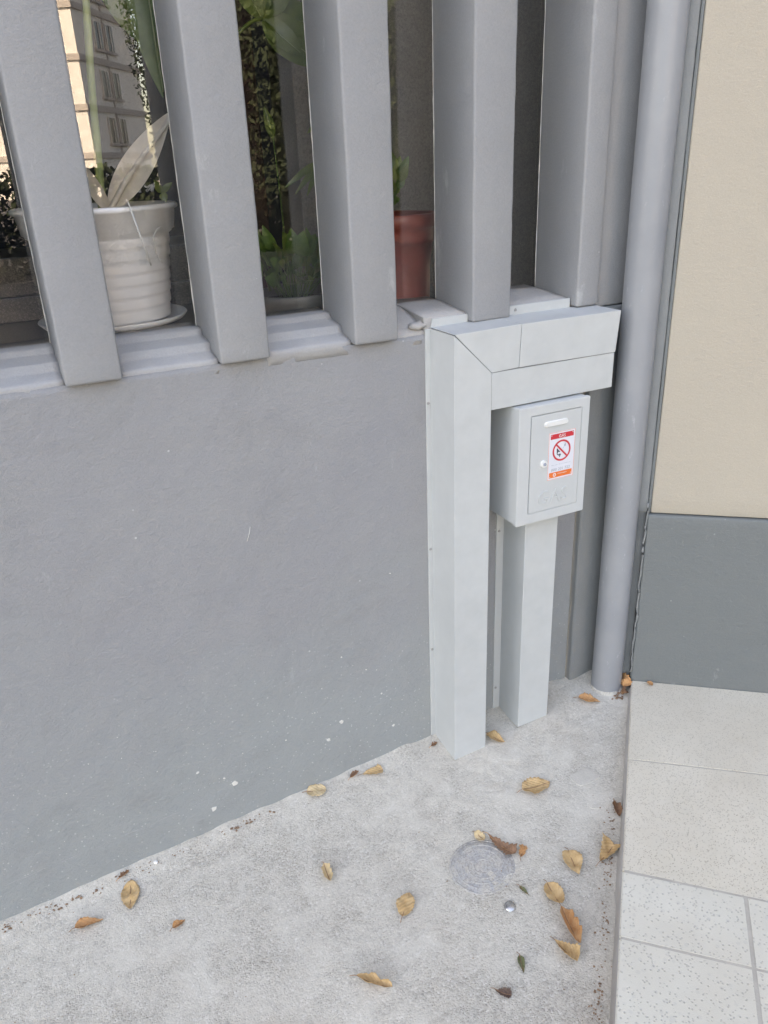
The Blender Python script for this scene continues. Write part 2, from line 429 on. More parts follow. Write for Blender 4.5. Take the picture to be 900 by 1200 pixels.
ground = bpy.data.objects.new('ground', me); COL.objects.link(ground); ground['kind'] = 'structure'

stones = [(.254, -.34, .042, 4, 0), (.211, -.505, .055, 4, 1), (.214, -.229, .030, 5, 1), (-.212, -.197, .036, 4, 1), (-.357, -.215, .042, 4, 1), (-.29, -.27, .030, 5, 1),
 (-1.12, -.170, .055, 5, 1), (-.995, -.31, .06, 4, 1), (-.80, -.36, .05, 5, 1), (-.689, -.184, .034, 5, 1), (.068, -.19, .018, 5, 1), (.124, -.40, .022, 5, 1), (.345, -.26, .026, 4, 1),
 (.05, -.60, .036, 4, 1), (.229, -.42, .028, 5, 1), (.043, -.33, .018, 5, 1), (-.36, -.64, .05, 4, 1), (-.62, -.44, .05, 4, 1), (-.40, -.40, .03, 5, 1), (.16, -.27, .016, 5, 1), (-.01, -.27, .018, 5, 1), (-.24, -.50, .035, 4, 1)]
rs = random.Random(3)
for (x, y, r, n, fl) in stones:
    bm = bmesh.new()
    angs = sorted((2*math.pi*(k+rs.uniform(-.22, .22))/n) for k in range(n)); a0 = rs.uniform(0, 6.28)
    cor = [(r*rs.uniform(.85, 1.25)*math.cos(a+a0), r*rs.uniform(.7, 1.0)*math.sin(a+a0)) for a in angs]
    pts = []
    for k in range(n):
        p, q, pr = Vector(cor[k]), Vector(cor[(k+1) % n]), Vector(cor[k-1])
        m0 = p.lerp(pr, .22); m1 = p.lerp(q, .22)
        pts += [m0, (m0+m1)*.25+p*.5, m1, p.lerp(q, .5)]
    pts = [(x+v.x+.0035*noise.noise(Vector((v.x*60+x*9, v.y*60, 1))), y+v.y+.0035*noise.noise(Vector((v.x*60, v.y*60+y*9, 5)))) for v in pts]
    NP = len(pts); top = .0018 if fl == 0 else .0005
    def zz(px, py, h): return gz(px, py) + h
    o_ = [bm.verts.new((px, py, zz(px, py, -.002))) for px, py in pts]
    gf = lambda px, py, h: g(px, py)+h+.0005*noise.noise(Vector((px*45, py*45, 8)))
    i_ = [bm.verts.new((x+(px-x)*.96, y+(py-y)*.96, gf(px, py, top*.8))) for px, py in pts]
    c_ = [bm.verts.new((x+(px-x)*.5, y+(py-y)*.5, gf(x+(px-x)*.5, y+(py-y)*.5, top))) for px, py in pts]
    cc = bm.verts.new((x, y, gf(x, y, top)))
    for k in range(NP):
        j_ = (k+1) % NP
        bm.faces.new((o_[k], o_[j_], i_[j_], i_[k])); bm.faces.new((i_[k], i_[j_], c_[j_], c_[k])); bm.faces.new((c_[k], c_[j_], cc))
    link('paving_stone', bm, 'stone' if fl == 0 else 'ground', ground)

bm = bmesh.new()
for (y0, y1, nm) in ((-12.0, -2.7, 'road'),):
    xs2 = [-160, -40, -15, -5, -1.2, .8, 5, 15, 40, 160]
    a = [bm.verts.new((x, y0, g(x, y0)+.006)) for x in xs2]; b = [bm.verts.new((x, y1, g(x, y1)+.006)) for x in xs2]
    for k in range(len(xs2)-1): bm.faces.new((a[k], a[k+1], b[k+1], b[k]))
o = link('road', bm, plain('asphalt', (.07, .07, .072), .9, .3, .004, 300, .15)); o['kind'] = 'structure'
bm = bmesh.new(); a = [bm.verts.new((x, -70, g(x, -70)+.008)) for x in xs2]; b = [bm.verts.new((x, -12.15, g(x, -12)+.008)) for x in xs2]
for k in range(len(xs2)-1): bm.faces.new((a[k], a[k+1], b[k+1], b[k]))
o = link('forecourt', bm, plain('dark_paving', (.06, .06, .06), .9, .3, .004, 60, .2)); o['kind'] = 'structure'
bm = bmesh.new()
for k in range(40):
    x = -40+2*k; bbox(bm, x+.004, x+1.996, -12.15, -12.0, -.2, g(x, -12)+.06)
o = link('far_kerb', bm, plain('dark_kerb', (.1, .1, .1), .9)); o['kind'] = 'structure'

# loose grit lying on the ground: thousands of grains, one object
bm_v = []; bm_f = []
rg = random.Random(11)
oct_ = [(1, 0, 0), (0, 1, 0), (-1, 0, 0), (0, -1, 0), (0, 0, 1), (0, 0, -.6)]
of = [(0, 1, 4), (1, 2, 4), (2, 3, 4), (3, 0, 4), (1, 0, 5), (2, 1, 5), (3, 2, 5), (0, 3, 5)]
cnt = 0
while cnt < 15000:
    x = rg.uniform(-1.35, .62); y = rg.uniform(-1.05, -.002)
    if y < -.75 and x < -.9: pass
    dens = .38 + .9*noise.noise(Vector((x*4, y*4, 9))) + (.5 if y > -.07 else 0) + (.25 if x < -.5 else 0)
    if rg.random() > dens: continue
    if x > -.13 + .97*(y+.9)/1.0*.98 + .0 and y < -.136 and (x-.592) - (y+.136)*.95 > -.012: continue
    s = rg.choice((.0006, .0008, .001, .0012, .0016)); zc = gz(x, y)
    b = len(bm_v); a = rg.uniform(0, 3.14); ca, sa = math.cos(a), math.sin(a)
    for (u, v_, w_) in oct_:
        u *= rg.uniform(.7, 1.3); v_ *= rg.uniform(.7, 1.3)
        bm_v.append((x+(u*ca-v_*sa)*s, y+(u*sa+v_*ca)*s, zc+s*.35+w_*s*.8))
    bm_f += [tuple(b+i for i in f) for f in of]; cnt += 1
me = bpy.data.meshes.new('grit'); me.from_pydata(bm_v, [], bm_f); me.update(); me.materials.append(MAT['grit'])
o = bpy.data.objects.new('grit', me); COL.objects.link(o); o['kind'] = 'stuff'
tag(o, 'fine loose grit scattered over the cement ground', 'grit')

# ---------------- the grey building front ----------------
B = thing('building', 'grey rendered building front with deep vertical fins above a low wall', 'building')
FW, FS, F0 = .1031, .2934, -.7790
XL, XR = -25.0, .70
ZW = 1.142
YG = .145
# low wall: a finely divided slab so its face is slightly uneven
bm = bmesh.new(); NXW, NZW = 150, 90
def wall_y(x, z): return .0018*noise.noise(Vector((x*3, 4, z*3))) + .0009*noise.noise(Vector((x*14, 9, z*14)))
gridv = [[bm.verts.new((-1.5+(.455+1.5)*i/NXW, wall_y(-1.5+1.955*i/NXW, -.15+(ZW+.15)*j/NZW), -.15+(ZW-.002+.15)*j/NZW)) for i in range(NXW+1)] for j in range(NZW+1)]
for j in range(NZW):
    for i in range(NXW): bm.faces.new((gridv[j][i], gridv[j][i+1], gridv[j+1][i+1], gridv[j+1][i]))
top = [bm.verts.new((gridv[NZW][i].co.x, .2, ZW-.002)) for i in range(NXW+1)]
for i in range(NXW): bm.faces.new((gridv[NZW][i], gridv[NZW][i+1], top[i+1], top[i]))
link('low_wall', bm, 'wall', B, smooth=False)
for p in bpy.data.objects['low_wall'].data.polygons: p.use_smooth = p.index < NXW*NZW
box('low_wall', XL, -1.5, 0, .2, -.3, ZW-.002, 'wall', B)
box('low_wall', .455, XR+.2, .004, .2, -.15, ZW-.002, 'pilaster', B)
# stepped sill between the fins: profile swept along x
prof = [(.0005, 1.1385), (-.0015, 1.147), (.004, 1.1515), (.038, 1.158), (.043, 1.162), (.047, 1.1735), (.052, 1.1765), (.098, 1.181), (.102, 1.184), (.105, 1.1915), (.110, 1.194), (.19, 1.196), (.19, 1.12), (.0005, 1.12)]
def sill(x0, x1, prof, mat='sill', amp=.0016, name='sill'):
    bm = bmesh.new(); N = max(2, int((x1-x0)/.012)); rows = []
    for i in range(N+1):
        x = x0+(x1-x0)*i/N
        rows.append([bm.verts.new((x, y + amp*noise.noise(Vector((x*22, k*.6, 3))), z + amp*.8*noise.noise(Vector((x*20, k*.7, 9))))) for k, (y, z) in enumerate(prof)])
    n = len(prof)
    for a, b in zip(rows, rows[1:]):
        for k in range(n): bm.faces.new((a[k], a[(k+1) % n], b[(k+1) % n], b[k]))
    bm.faces.new(rows[0]); bm.faces.new(rows[-1][::-1])
    o = link(name, bm, mat, B, smooth=True)
    o.data.polygons.foreach_set('use_smooth', [len(p.vertices) == 4 for p in o.data.polygons])
    return o
fins = [F0+FS*k for k in range(-3, 5)]
for a in fins[:5]: sill(a+FW+.0005, a+FS-.0005, prof)
# cement topped ledge where the duct meets the wall: rough, flat, with a broken front edge
pc = [(.0, 1.139), (-.001, 1.152), (.006, 1.166), (.02, 1.1735), (.06, 1.180), (.11, 1.187), (.19, 1.19), (.19, 1.12), (0, 1.12)]
a3, a4, a5 = fins[5], fins[6], fins[7]
sill(a3+FW+.0005, -.012, [(.0005, 1.1385), (-.001, 1.146), (.012, 1.153), (.03, 1.165), (.06, 1.176), (.11, 1.187), (.19, 1.19), (.19, 1.12), (.0005, 1.12)], 'cement', .003)
pe = [(.001, 1.13), (.001, 1.172), (.003, 1.176), (.06, 1.182), (.11, 1.188), (.19, 1.19), (.19, 1.12), (.001, 1.12)]
sill(-.012, a4-.0005, pe, 'cement', .0014); sill(a4+FW+.0005, a5-.0005, pe, 'cement', .0012)
# broken mortar lump by the duct corner
bm = bmesh.new(); bmesh.ops.create_icosphere(bm, subdivisions=3, radius=1)
for v in bm.verts: v.co = Vector((v.co.x*.026-.022, v.co.y*.016+.010, v.co.z*.008+1.160))
roughen(bm, .006, 60); link('mortar_lump', bm, 'cement', B, smooth=True)
# fins
for k, a in enumerate(fins):
    if k < 7:
        zb = 1.1413 if k < 6 else 1.1565
        rough_box('fin', a, a+FW, -.025, YG+.004, zb, 3.0, 'fin', B, bev=.0055, amp=.0011, step=.022, zmax=2.0, seed=k*3.1)
    # pale sealant bead between fin and glass
    bm = bmesh.new()
    pts = []
    for j in range(60):
        z = 1.19+.013*j
        pts.append((a-.0012+.0006*noise.noise(Vector((a, z*40, 0))), YG-.0035, z))
    tube_bm(bm, pts, [.0006+.0012*abs(noise.noise(Vector((a, p_[2]*30, 7)))) for p_ in pts], 6); link('sealant_bead', bm, 'sealant', B, smooth=True)
# last fin with the pilaster behind the pipe
rough_box('fin', a5+.002, a5+.068, -.025, YG+.004, 1.158, 3.0, 'fin', B, bev=.006, amp=.0012, step=.022, zmax=2.0, seed=31)
rough_box('pilaster', a5+.064, XR+.1, -.012, YG, 1.150, 3.0, 'fin', B, bev=.004, amp=.0012, step=.04, zmax=2.0, seed=5)
rough_box('pilaster', .458, XR+.1, -.020, .1, -.1, 1.1485, 'pilaster', B, bev=.007, amp=.0022, step=.02, seed=9)
# glass panes between fins
for k in range(len(fins)-1):
    box('window_pane', fins[k]+FW-.004, fins[k+1]+.004, YG, YG+.004, 1.16, 3.0, 'glass', B)
# upper part of the building (above the fins) and returns; casts the building's own shade
box('upper_wall', XL, XR+.1, .0, 5, 3.0, 15.5, 'upper', B)
box('upper_wall', XL, fins[0]-.004, .02, .3, 1.14, 3.0, 'wall', B)
# interior winter-garden behind the glass
box('room_floor', -1.7, -.345, YG+.046, 2.0, 1.13, 1.186, 'granite', B)
box('room_floor', -.343, .8, YG+.046, 2.0, 1.0, 1.06, 'granite', B)
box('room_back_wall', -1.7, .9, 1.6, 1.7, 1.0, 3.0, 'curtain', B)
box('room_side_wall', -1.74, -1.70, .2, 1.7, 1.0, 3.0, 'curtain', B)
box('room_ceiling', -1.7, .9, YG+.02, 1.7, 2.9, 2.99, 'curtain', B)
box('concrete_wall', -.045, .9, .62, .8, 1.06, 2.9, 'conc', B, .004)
box('timber_post', -.235, -.150, .60, .66, 1.0, 2.9, 'brown', B, .004)
# dark ledge in the room: base course, glossy top course
box('granite_ledge', -1.69, -.30, .50, .80, 1.186, 1.243, 'granite', B, .003)
box('granite_ledge', -1.69, -.30, .508, .80, 1.2445, 1.330, 'granite', B, .003)

# paint chips and plaster scars on the low wall face
bm = bmesh.new()
rc = random.Random(5)
def chip(bm, x, z, r, h=.0009):
    n = 9; a = rc.uniform(0, 6)
    rim = []; rim2 = []
    for k in range(n):
        t = 2*math.pi*k/n; rr = r*rc.uniform(.65, 1.15)
        rim.append(bm.verts.new((x+rr*math.cos(t), wall_y(x, z)+.0004, z+rr*.9*math.sin(t)+0*a)))
        rim2.append(bm.verts.new((x+rr*.8*math.cos(t), wall_y(x, z)-h, z+rr*.72*math.sin(t))))
    for k in range(n): bm.faces.new((rim[k], rim[(k+1) % n], rim2[(k+1) % n], rim2[k]))
    bm.faces.new(rim2)
for x, z, r in [(-.279, .163, .0065), (-.319, .121, .007), (-.636, .033, .009), (-.576, .089, .0085), (-.433, .167, .003), (-.129, .093, .005), (-.60, .115, .0035), (-.16, .21, .003), (-.266, .361, .0025), (-.66, .16, .005), (-.12, .56, .0022), (-.2, .30, .0022), (-.35, .22, .002)]:
    chip(bm, x, z, r)
for i in range(60):
    chip(bm, rc.uniform(-1.15, -.03), rc.uniform(.05, .42)**1.2, rc.uniform(.0007, .0017), .0005)
o = link('paint_chip', bm, plain('bare_plaster', (.58, .56, .52), .8), B); o['kind'] = 'stuff'
tube('scratch', [(-.46, wall_y(-.46, .765)-.0002, .772), (-.463, wall_y(-.463, .755)-.0003, .758), (-.471, wall_y(-.47, .74)-.0002, .738)], [.0004, .0009, .0003], 'sealant', B, 5)
# thin raised trowel line low on the wall
pts = []
for i in range(90):
    x = -1.2+.56*i/89
    z = .028+.040*(i/89)+.0035*noise.noise(Vector((x*18, 0, 0)))
    pts.append((x, wall_y(x, z)+.0003, z))
seg_ = []
bmt = bmesh.new()
for i, p in enumerate(pts):
    on = noise.noise(Vector((p[0]*26, 3, 1))) > -.12
    if on: seg_.append(p)
    if (not on or i == len(pts)-1) and seg_:
        if len(seg_) > 2: tube_bm(bmt, seg_, [.0002]+[.0005+.0012*abs(noise.noise(Vector((q[0]*60, 1, 1)))) for q in seg_[1:-1]]+[.0002], 6)
        seg_ = []
o = link('trowel_line', bmt, 'sill', B, smooth=True); o['kind'] = 'stuff'

# ---------------- cream side wall ----------------
ANG = R(-38.8); E0 = Vector((.592, -.136, 0))
SW = thing('side_wall', 'cream rendered wall with dark grey painted plinth, right of the downpipe', 'wall', (E0.x, E0.y, 0), ANG)
# local x runs along the wall, local +y goes into the wall
rough_box('render', .004, 7.0, .008, 1.2, .6085, 12.0, 'cream', SW, bev=.003, amp=.0006, step=.05, zmax=1.9, seg=2)
rough_box('return_face', -.004, .0035, .010, 1.2, .6085, 12.0, 'plinth', SW, bev=.0015, amp=.0005, step=.05, zmax=1.9, seg=2)
rough_box('plinth', -.004, 7.0, 0, 1.2, -.1, .605, 'plinth', SW, bev=.006, amp=.0016, step=.02, seg=3)
rough_box('corner_filler', -.031, -.0045, .012, .3, .6085, 12.0, 'pilaster', SW, bev=.003, amp=.0012, step=.02, zmax=1.9, seg=2)
rough_box('corner_filler', -.028, -.0045, .026, .3, -.05, .606, 'pilaster', SW, bev=.003, amp=.003, step=.012, seg=2, seed=4)
# ragged crack down the joint beside the plinth
bm = bmesh.new(); P0 = []
pts = [(-.006+.003*noise.noise(Vector((0, z*.22, 4)))*3, -.001+.002*noise.noise(Vector((3, z*.3, 4))), .10+z*.012) for z in range(46)]
tube_bm(bm, pts, [.0022+.0028*abs(noise.noise(Vector((i*.35, 0, 1)))) for i in range(46)], 6); link('crumbling_mortar', bm, 'pilaster', SW, smooth=True)

# ---------------- terrazzo step in front of the side wall ----------------
A2 = R(-44.2); K = Vector((.592, -.136)); uk = Vector((math.cos(R(-133.9)), math.sin(R(-133.9)))); wk = Vector((math.cos(R(-43.9)), math.sin(R(-43.9))))
ZT = .07
ST = bpy.data.objects.new('pavement', None); COL.objects.link(ST); ST['kind'] = 'structure'
wl = Vector((math.cos(ANG), math.sin(ANG)))
def P(d, s): return K + uk*d + wk*s
def slab(name, quad, mat, z1=ZT, z0=ZT-.03, bev=.0025):
    bm = bmesh.new()
    a = [bm.verts.new((p.x, p.y, z0)) for p in quad]; b = [bm.verts.new((p.x, p.y, z1)) for p in quad]; n = len(quad)
    bm.faces.new(a[::-1]); bm.faces.new(b)
    for i in range(n): bm.faces.new((a[i], a[(i+1) % n], b[(i+1) % n], b[i]))
    bmesh.ops.bevel(bm, geom=bm.edges[:], offset=bev, segments=2, affect='EDGES')
    return link(name, bm, mat, ST)
# foundation of the step: rendered cement kerb side
slab('step_side', [P(-.02, .006), P(3.2, .006), P(3.2, 5), P(-.02, 5)], 'cement', ZT-.028, -.2, .003)
J = .0017
def wallside(d, s):   # point on the joint lying parallel to the wall
    return K + uk*d + wl*s
slab('tile', [K+wl*.0-uk*.0, wallside(.349, 0)-uk*J*.12, wallside(.349, 1.2)-uk*J*.12, K+wl*1.2], 'tileA', ZT)
slab('tile', [wallside(.349, 0)+uk*J*.12, P(.711-J, 0), P(.711-J, .30), P(.711-J, 1.2), wallside(.349, 1.2)+uk*J*.12], 'tileA', ZT-.0007)
for (d0, d1, zt) in ((.711, .8785, 0), (.8785, 1.13, -.0006), (1.13, 1.38, .0004), (1.38, 1.63, 0), (1.63, 1.9, 0)):
    jj = .0008 if d0 > .8 else J
    s0 = 0; wid = .247; k = 0
    while s0 < 1.4:
        jm = .0008 if d1 < .9 else J*.7
        slab('tile', [P(d0+(jj if d0 > .8 else J), s0+(J if s0 else 0)), P(d1-jm, s0+(J if s0 else 0)), P(d1-jm, s0+wid-J), P(d0+(jj if d0 > .8 else J), s0+wid-J)], 'tileB', ZT+zt+.0004*((k*7) % 3-1))
        s0 += wid; wid = .30 if k == 0 else .30; k += 1
slab('mortar_bed', [P(.001, .004), P(3.1, .004), P(3.1, 4.9), P(.001, 4.9)], 'mortar', ZT-.0013, ZT-.027, .001)
# cement kerb strip at the foot of the step, cracked off near the joint
bm = bmesh.new(); rows = []
N = 110
for i in range(N+1):
    d = .02 + 1.5*i/N
    wob = .0035*noise.noise(Vector((d*9, 0, 1))) + .002*noise.noise(Vector((d*40, 0, 1)))
    low = .012 if .60 < d < .73 else .006
    p = P(d, 0); q = P(d, -.001+wob*.4); r_ = P(d, -.002-low*.25+wob*.5)
    rows.append([bm.verts.new((P(d, .008).x, P(d, .008).y, ZT-.006)), bm.verts.new((q.x, q.y, ZT-.009+wob)), bm.verts.new((r_.x, r_.y, ZT-.03+wob)), bm.verts.new((P(d, -.004-low*.5).x, P(d, -.004-low*.5).y, gz(p.x, p.y)-.004))])
for a, b in zip(rows, rows[1:]):
    for k in range(3): bm.faces.new((a[k], a[k+1], b[k+1], b[k]))
link('kerb_render', bm, 'cement', ST, smooth=True)

# ---------------- downpipe ----------------
PX, PY, PR = .5416, -.085, .0435
bm = bmesh.new(); n = 40; rows = []
zs_ = [0.015+.02*i for i in range(110)]
for z in zs_:
    rr = PR*(1+.006*noise.noise(Vector((0, 0, z*5))))
    if z < .06: rr += .0022*(1-(z-.015)/.045)
    rows.append([bm.verts.new((rr*math.cos(2*math.pi*k/n) + .0012*noise.noise(Vector((z*2, 0, 0))), rr*math.sin(2*math.pi*k/n), z)) for k in range(n)])
for a, b in zip(rows, rows[1:]):
    for k in range(n): bm.faces.new((a[k], a[(k+1) % n], b[(k+1) % n], b[k]))
DP = thing('downpipe', 'round blue grey painted downpipe in the corner between the two walls', 'pipe', (PX, PY, 0))
link('pipe_body', bm, 'pipe', DP, smooth=True)
box('upper_pipe', -.0435, .0435, -.0435, .0435, 2.2, 2.21, 'pipe', DP)
lathe('upper_pipe', [(.046, 2.19), (.046, 2.26), (PR, 2.265), (PR, 6), (0, 6)], (0, 0, 0), 'pipe', DP, 32)
bpy.data.objects.remove(bpy.data.objects['upper_pipe'])
bm = bmesh.new(); n = 40; rows = []
for r, z in ((.056, -.010), (.051, -.004), (.047, .002), (.0452, .008), (.043, .010)):
    rows.append([bm.verts.new((r*(1+.07*noise.noise(Vector((math.cos(2*math.pi*k/n)*2, math.sin(2*math.pi*k/n)*2, z*30))))*math.cos(2*math.pi*k/n), r*(1+.07*noise.noise(Vector((math.cos(2*math.pi*k/n)*2, math.sin(2*math.pi*k/n)*2, z*30))))*math.sin(2*math.pi*k/n), z+.035)) for k in range(n)])
for a, b in zip(rows, rows[1:]):
    for k in range(n): bm.faces.new((a[k], a[(k+1) % n], b[(k+1) % n], b[k]))
link('cement_collar', bm, 'ground', DP, smooth=True)

# ---------------- duct cover ----------------
D = thing('duct_cover', 'tall light grey sheet metal duct cover turning at the top into a mitred box', 'duct cover', (0, 0, 0))
w1, z1, z2, zt, xr, yd = .0985, 1.0579, .9715, 1.1545, .4515, -.109
gp = .0006
BV = .0013
zt_ = zt+.003
prism('upright', [(0, .001), (w1, .003), (w1, z1-gp*.2), (.0012, zt-.0016)], yd, -.0005, 'duct', D, BV)
prism('mitre_panel', [(.0030, zt), (w1+gp*.6, z1+gp*1.1), (.1725-gp, z1+gp+.0022), (.1768-gp, zt_)], yd+.0004, -.0005, 'duct', D, BV)
prism('top_panel', [(.1725+gp, z1+gp+.0022), (xr, z1+gp), (xr+.0085, zt+.002), (.1768+gp, zt_)], yd-.0006, -.0005, 'duct', D, BV)
prism('lower_panel', [(w1+gp, z2), (xr-.0015, z2+.001), (xr-.0015, z1-gp), (w1+gp, z1-gp)], yd+.0006, -.0005, 'duct', D, BV)
prism('backing_plate', [(.004, .01), (w1-.004, .01), (w1-.004, z2+.006), (xr-.006, z2+.006), (xr-.006, zt-.004), (.008, zt-.006)], yd+.002, -.003, 'pilaster', D)
prism('mounting_flange', [(-.0125, .014), (.004, .012), (.004, zt-.004), (-.0105, zt-.004)], -.0035, .0015, 'duct', D, .0005, 1)
prism('mounting_flange', [(.004, zt-.004), (.1005, zt-.004), (.1005, 1.1735), (.008, 1.1725)], -.004, .0005, 'duct', D, .0006, 1)
prism('mounting_flange', [(.206, zt-.004), (.392, zt-.004), (.392, 1.1785), (.206, 1.1785)], -.004, .0005, 'duct', D, .0006, 1)
def screw(x, y, z, parent, r=.0040):
    bm = bmesh.new()
    bmesh.ops.create_cone(bm, cap_ends=True, segments=12, radius1=r, radius2=r*.72, depth=.0022, matrix=Matrix.Translation((x, y, z)) @ Matrix.Rotation(R(90), 4, 'X'))
    link('screw', bm, 'screw', parent, smooth=False)
for z in (.98, .60, .30): screw(-.006, -.0045, z-.0, D)
for x in (.232,): screw(x, -.005, 1.168, D)

# ---------------- post under the gas cabinet ----------------
Q = thing('duct_post', 'shorter light grey square metal post standing below the gas cabinet', 'post', (.215, 0, 0))
prism('post_body', [(0, .0188), (.1006, .0222), (.1006, .674), (0, .674)], -.098, -.0005, 'duct', Q, BV)
prism('mounting_flange', [(-.0225, .020), (.003, .0195), (.003, .670), (-.0225, .670)], -.0035, .002, 'duct', Q, .0005, 1)
for z in (.10, .60): screw(-.014, -.0045, z, Q)

# ---------------- gas cabinet ----------------
G = thing('gas_cabinet', 'small light grey metal gas meter cabinet with a no-flames sticker on its door', 'cabinet', (0, 0, 0))
bx0, bx1, bz0, bz1, byf = .1595, .3615, .6746, .9690, -.1364
dx0, dx1, dz0, dz1 = .1918, .3382, .7005, .9475
fr = .0012
bm = bmesh.new(); bbox(bm, bx0, bx1, byf+.012, -.0008, bz0+.001, bz1-.0005)
bmesh.ops.bevel(bm, geom=bm.edges[:], offset=.002, segments=2, affect='EDGES')
link('cabinet_body', bm, 'box', G)
# front frame: folded rim with the door opening
bm = bmesh.new()
def ring(bm, o, i, yf, yb):
    ov = [bm.verts.new((x, yf, z)) for x, z in o]; iv = [bm.verts.new((x, yf, z)) for x, z in i]
    ob = [bm.verts.new((x, yb, z)) for x, z in o]; ib = [bm.verts.new((x, yb, z)) for x, z in i]
    for k in range(4):
        j = (k+1) % 4
        bm.faces.new((ov[k], ov[j], iv[j], iv[k])); bm.faces.new((ob[k], ib[k], ib[j], ob[j]))
        bm.faces.new((ov[k], ob[k], ob[j], ov[j])); bm.faces.new((iv[k], iv[j], ib[j], ib[k]))
ring(bm, [(bx0-fr, bz0-fr), (bx1+fr, bz0-fr), (bx1+fr, bz1+fr), (bx0-fr, bz1+fr)], [(dx0, dz0), (dx1, dz0), (dx1, dz1), (dx0, dz1)], byf, byf+.014)
bmesh.ops.bevel(bm, geom=bm.edges[:], offset=.0016, segments=3, affect='EDGES')
link('front_frame', bm, 'box', G)
dg = .0011
bm = bmesh.new(); bbox(bm, dx0+dg, dx1-dg, byf-.0004, byf+.006, dz0+dg, dz1-dg)
bmesh.ops.bevel(bm, geom=bm.edges[:], offset=.0009, segments=2, affect='EDGES')
door = link('door', bm, 'box', G)
box('door_gap', dx0-.001, dx1+.001, byf+.008, byf+.0115, dz0-.001, dz1+.001, 'dark', G)
yd_ = byf-.0004
# raised rounded handle plate
bm = bmesh.new()
def stadium(bm, cx, cz, hw, hh, y0, y1, n=8, sx=0):
    a = []; b = []
    for side in (1, -1):
        for k in range(n+1):
            t = -math.pi/2+math.pi*k/n
            a.append((cx+side*(hw-hh)+side*hh*math.cos(t), cz+side*hh*math.sin(t)))
    va = [bm.verts.new((x, y0, z)) for x, z in a]; vb = [bm.verts.new((cx+(x-cx)*.94, y1, cz+(z-cz)*.7)) for x, z in a]
    bm.faces.new(vb)
    for i in range(len(a)): bm.faces.new((va[i], va[(i+1) % len(a)], vb[(i+1) % len(a)], vb[i]))
stadium(bm, .2633, .9215, .0345, .0072, yd_+.0005, yd_-.0045)
link('handle', bm, 'plastic', door)
# round lock
bm = bmesh.new()
mt = Matrix.Translation((.2315, yd_-.0025, .8245)) @ Matrix.Rotation(R(90), 4, 'X')
bmesh.ops.create_cone(bm, cap_ends=True, segments=28, radius1=.0095, radius2=.0082, depth=.006, matrix=mt)
link('lock', bm, 'plastic', door)
bm = bmesh.new()
bmesh.ops.create_cone(bm, cap_ends=True, segments=20, radius1=.0042, radius2=.0038, depth=.003, matrix=Matrix.Translation((.2315, yd_-.0062, .8245)) @ Matrix.Rotation(R(90), 4, 'X'))
link('lock_core', bm, 'inkgrey', door)
def text(name, s, x, z, h, y, mat, parent, ext=.0002, align='CENTER', wid=None, bev=0, off=0):
    cu = bpy.data.curves.new('t', 'FONT'); cu.body = s; cu.size = 1; cu.align_x = align; cu.extrude = 0; cu.offset = off
    cu.resolution_u = 3
    ob = bpy.data.objects.new('t', cu); COL.objects.link(ob)
    bpy.context.view_layer.update()
    dgp = bpy.context.evaluated_depsgraph_get()
    me = bpy.data.meshes.new_from_object(ob.evaluated_get(dgp))
    bpy.data.objects.remove(ob)
    xs_ = [v.co.x for v in me.vertices]; ys_ = [v.co.y for v in me.vertices]
    cxm = (min(xs_)+max(xs_))/2; W = max(xs_)-min(xs_); y0 = min(ys_); H = max(ys_)-y0
    sx = (wid/W) if wid else h/H; sz = h/H
    bm = bmesh.new(); bm.from_mesh(me)
    for v in bm.verts: v.co = Vector((x+(v.co.x-cxm)*sx, y, z+(v.co.y-y0)*sz))
    r_ = bmesh.ops.extrude_face_region(bm, geom=bm.faces[:])
    for v in [e for e in r_['geom'] if isinstance(e, bmesh.types.BMVert)]: v.co.y -= ext
    if bev:
        pass
    return link(name, bm, mat, parent)
text('embossed_lettering', 'GAS', .2643, .7165, .036, yd_+.0004, 'box', door, ext=.0024, wid=.088)
# sticker
stk = box('sticker', .2443, .3222, yd_-.0005, yd_+.0002, .7775, .8978, 'stk_white', G)
ys1 = yd_-.0005
def flat(name, pts, mat, y=ys1, t=.00015, parent=stk):
    return prism(name, pts, y-t, y+.0001, mat, parent)
sx0, sx1, sz0, sz1 = .2443, .3222, .7775, .8978
# thin orange-red outline of the sticker
bm = bmesh.new(); e = .0011; ring(bm, [(sx0+.0004, sz0+.0004), (sx1-.0004, sz0+.0004), (sx1-.0004, sz1-.0004), (sx0+.0004, sz1-.0004)], [(sx0+e, sz0+e), (sx1-e, sz0+e), (sx1-e, sz1-e), (sx0+e, sz1-e)], ys1-.00015, ys1+.0001)
link('sticker_outline', bm, 'orange', stk)
flat('red_header', [(.2492, .8808), (.3172, .8808), (.3172, .8932), (.2492, .8932)], 'red')
text('header_lettering', 'GÁS', .2832, .8826, .0098, ys1-.00015, 'white', stk, .0001, off=.008)
flat('orange_footer', [(.2492, .7822), (.3172, .7822), (.3172, .7962), (.2492, .7962)], 'orange')
for (x, z) in ((.2520, .8905), (.3144, .8905), (.2520, .7846), (.3144, .7862)):
    flat('corner_dot', [(x+.0013*math.cos(t*math.pi/4), z+.0013*math.sin(t*math.pi/4)) for t in range(8)], 'white', ys1-.00015)
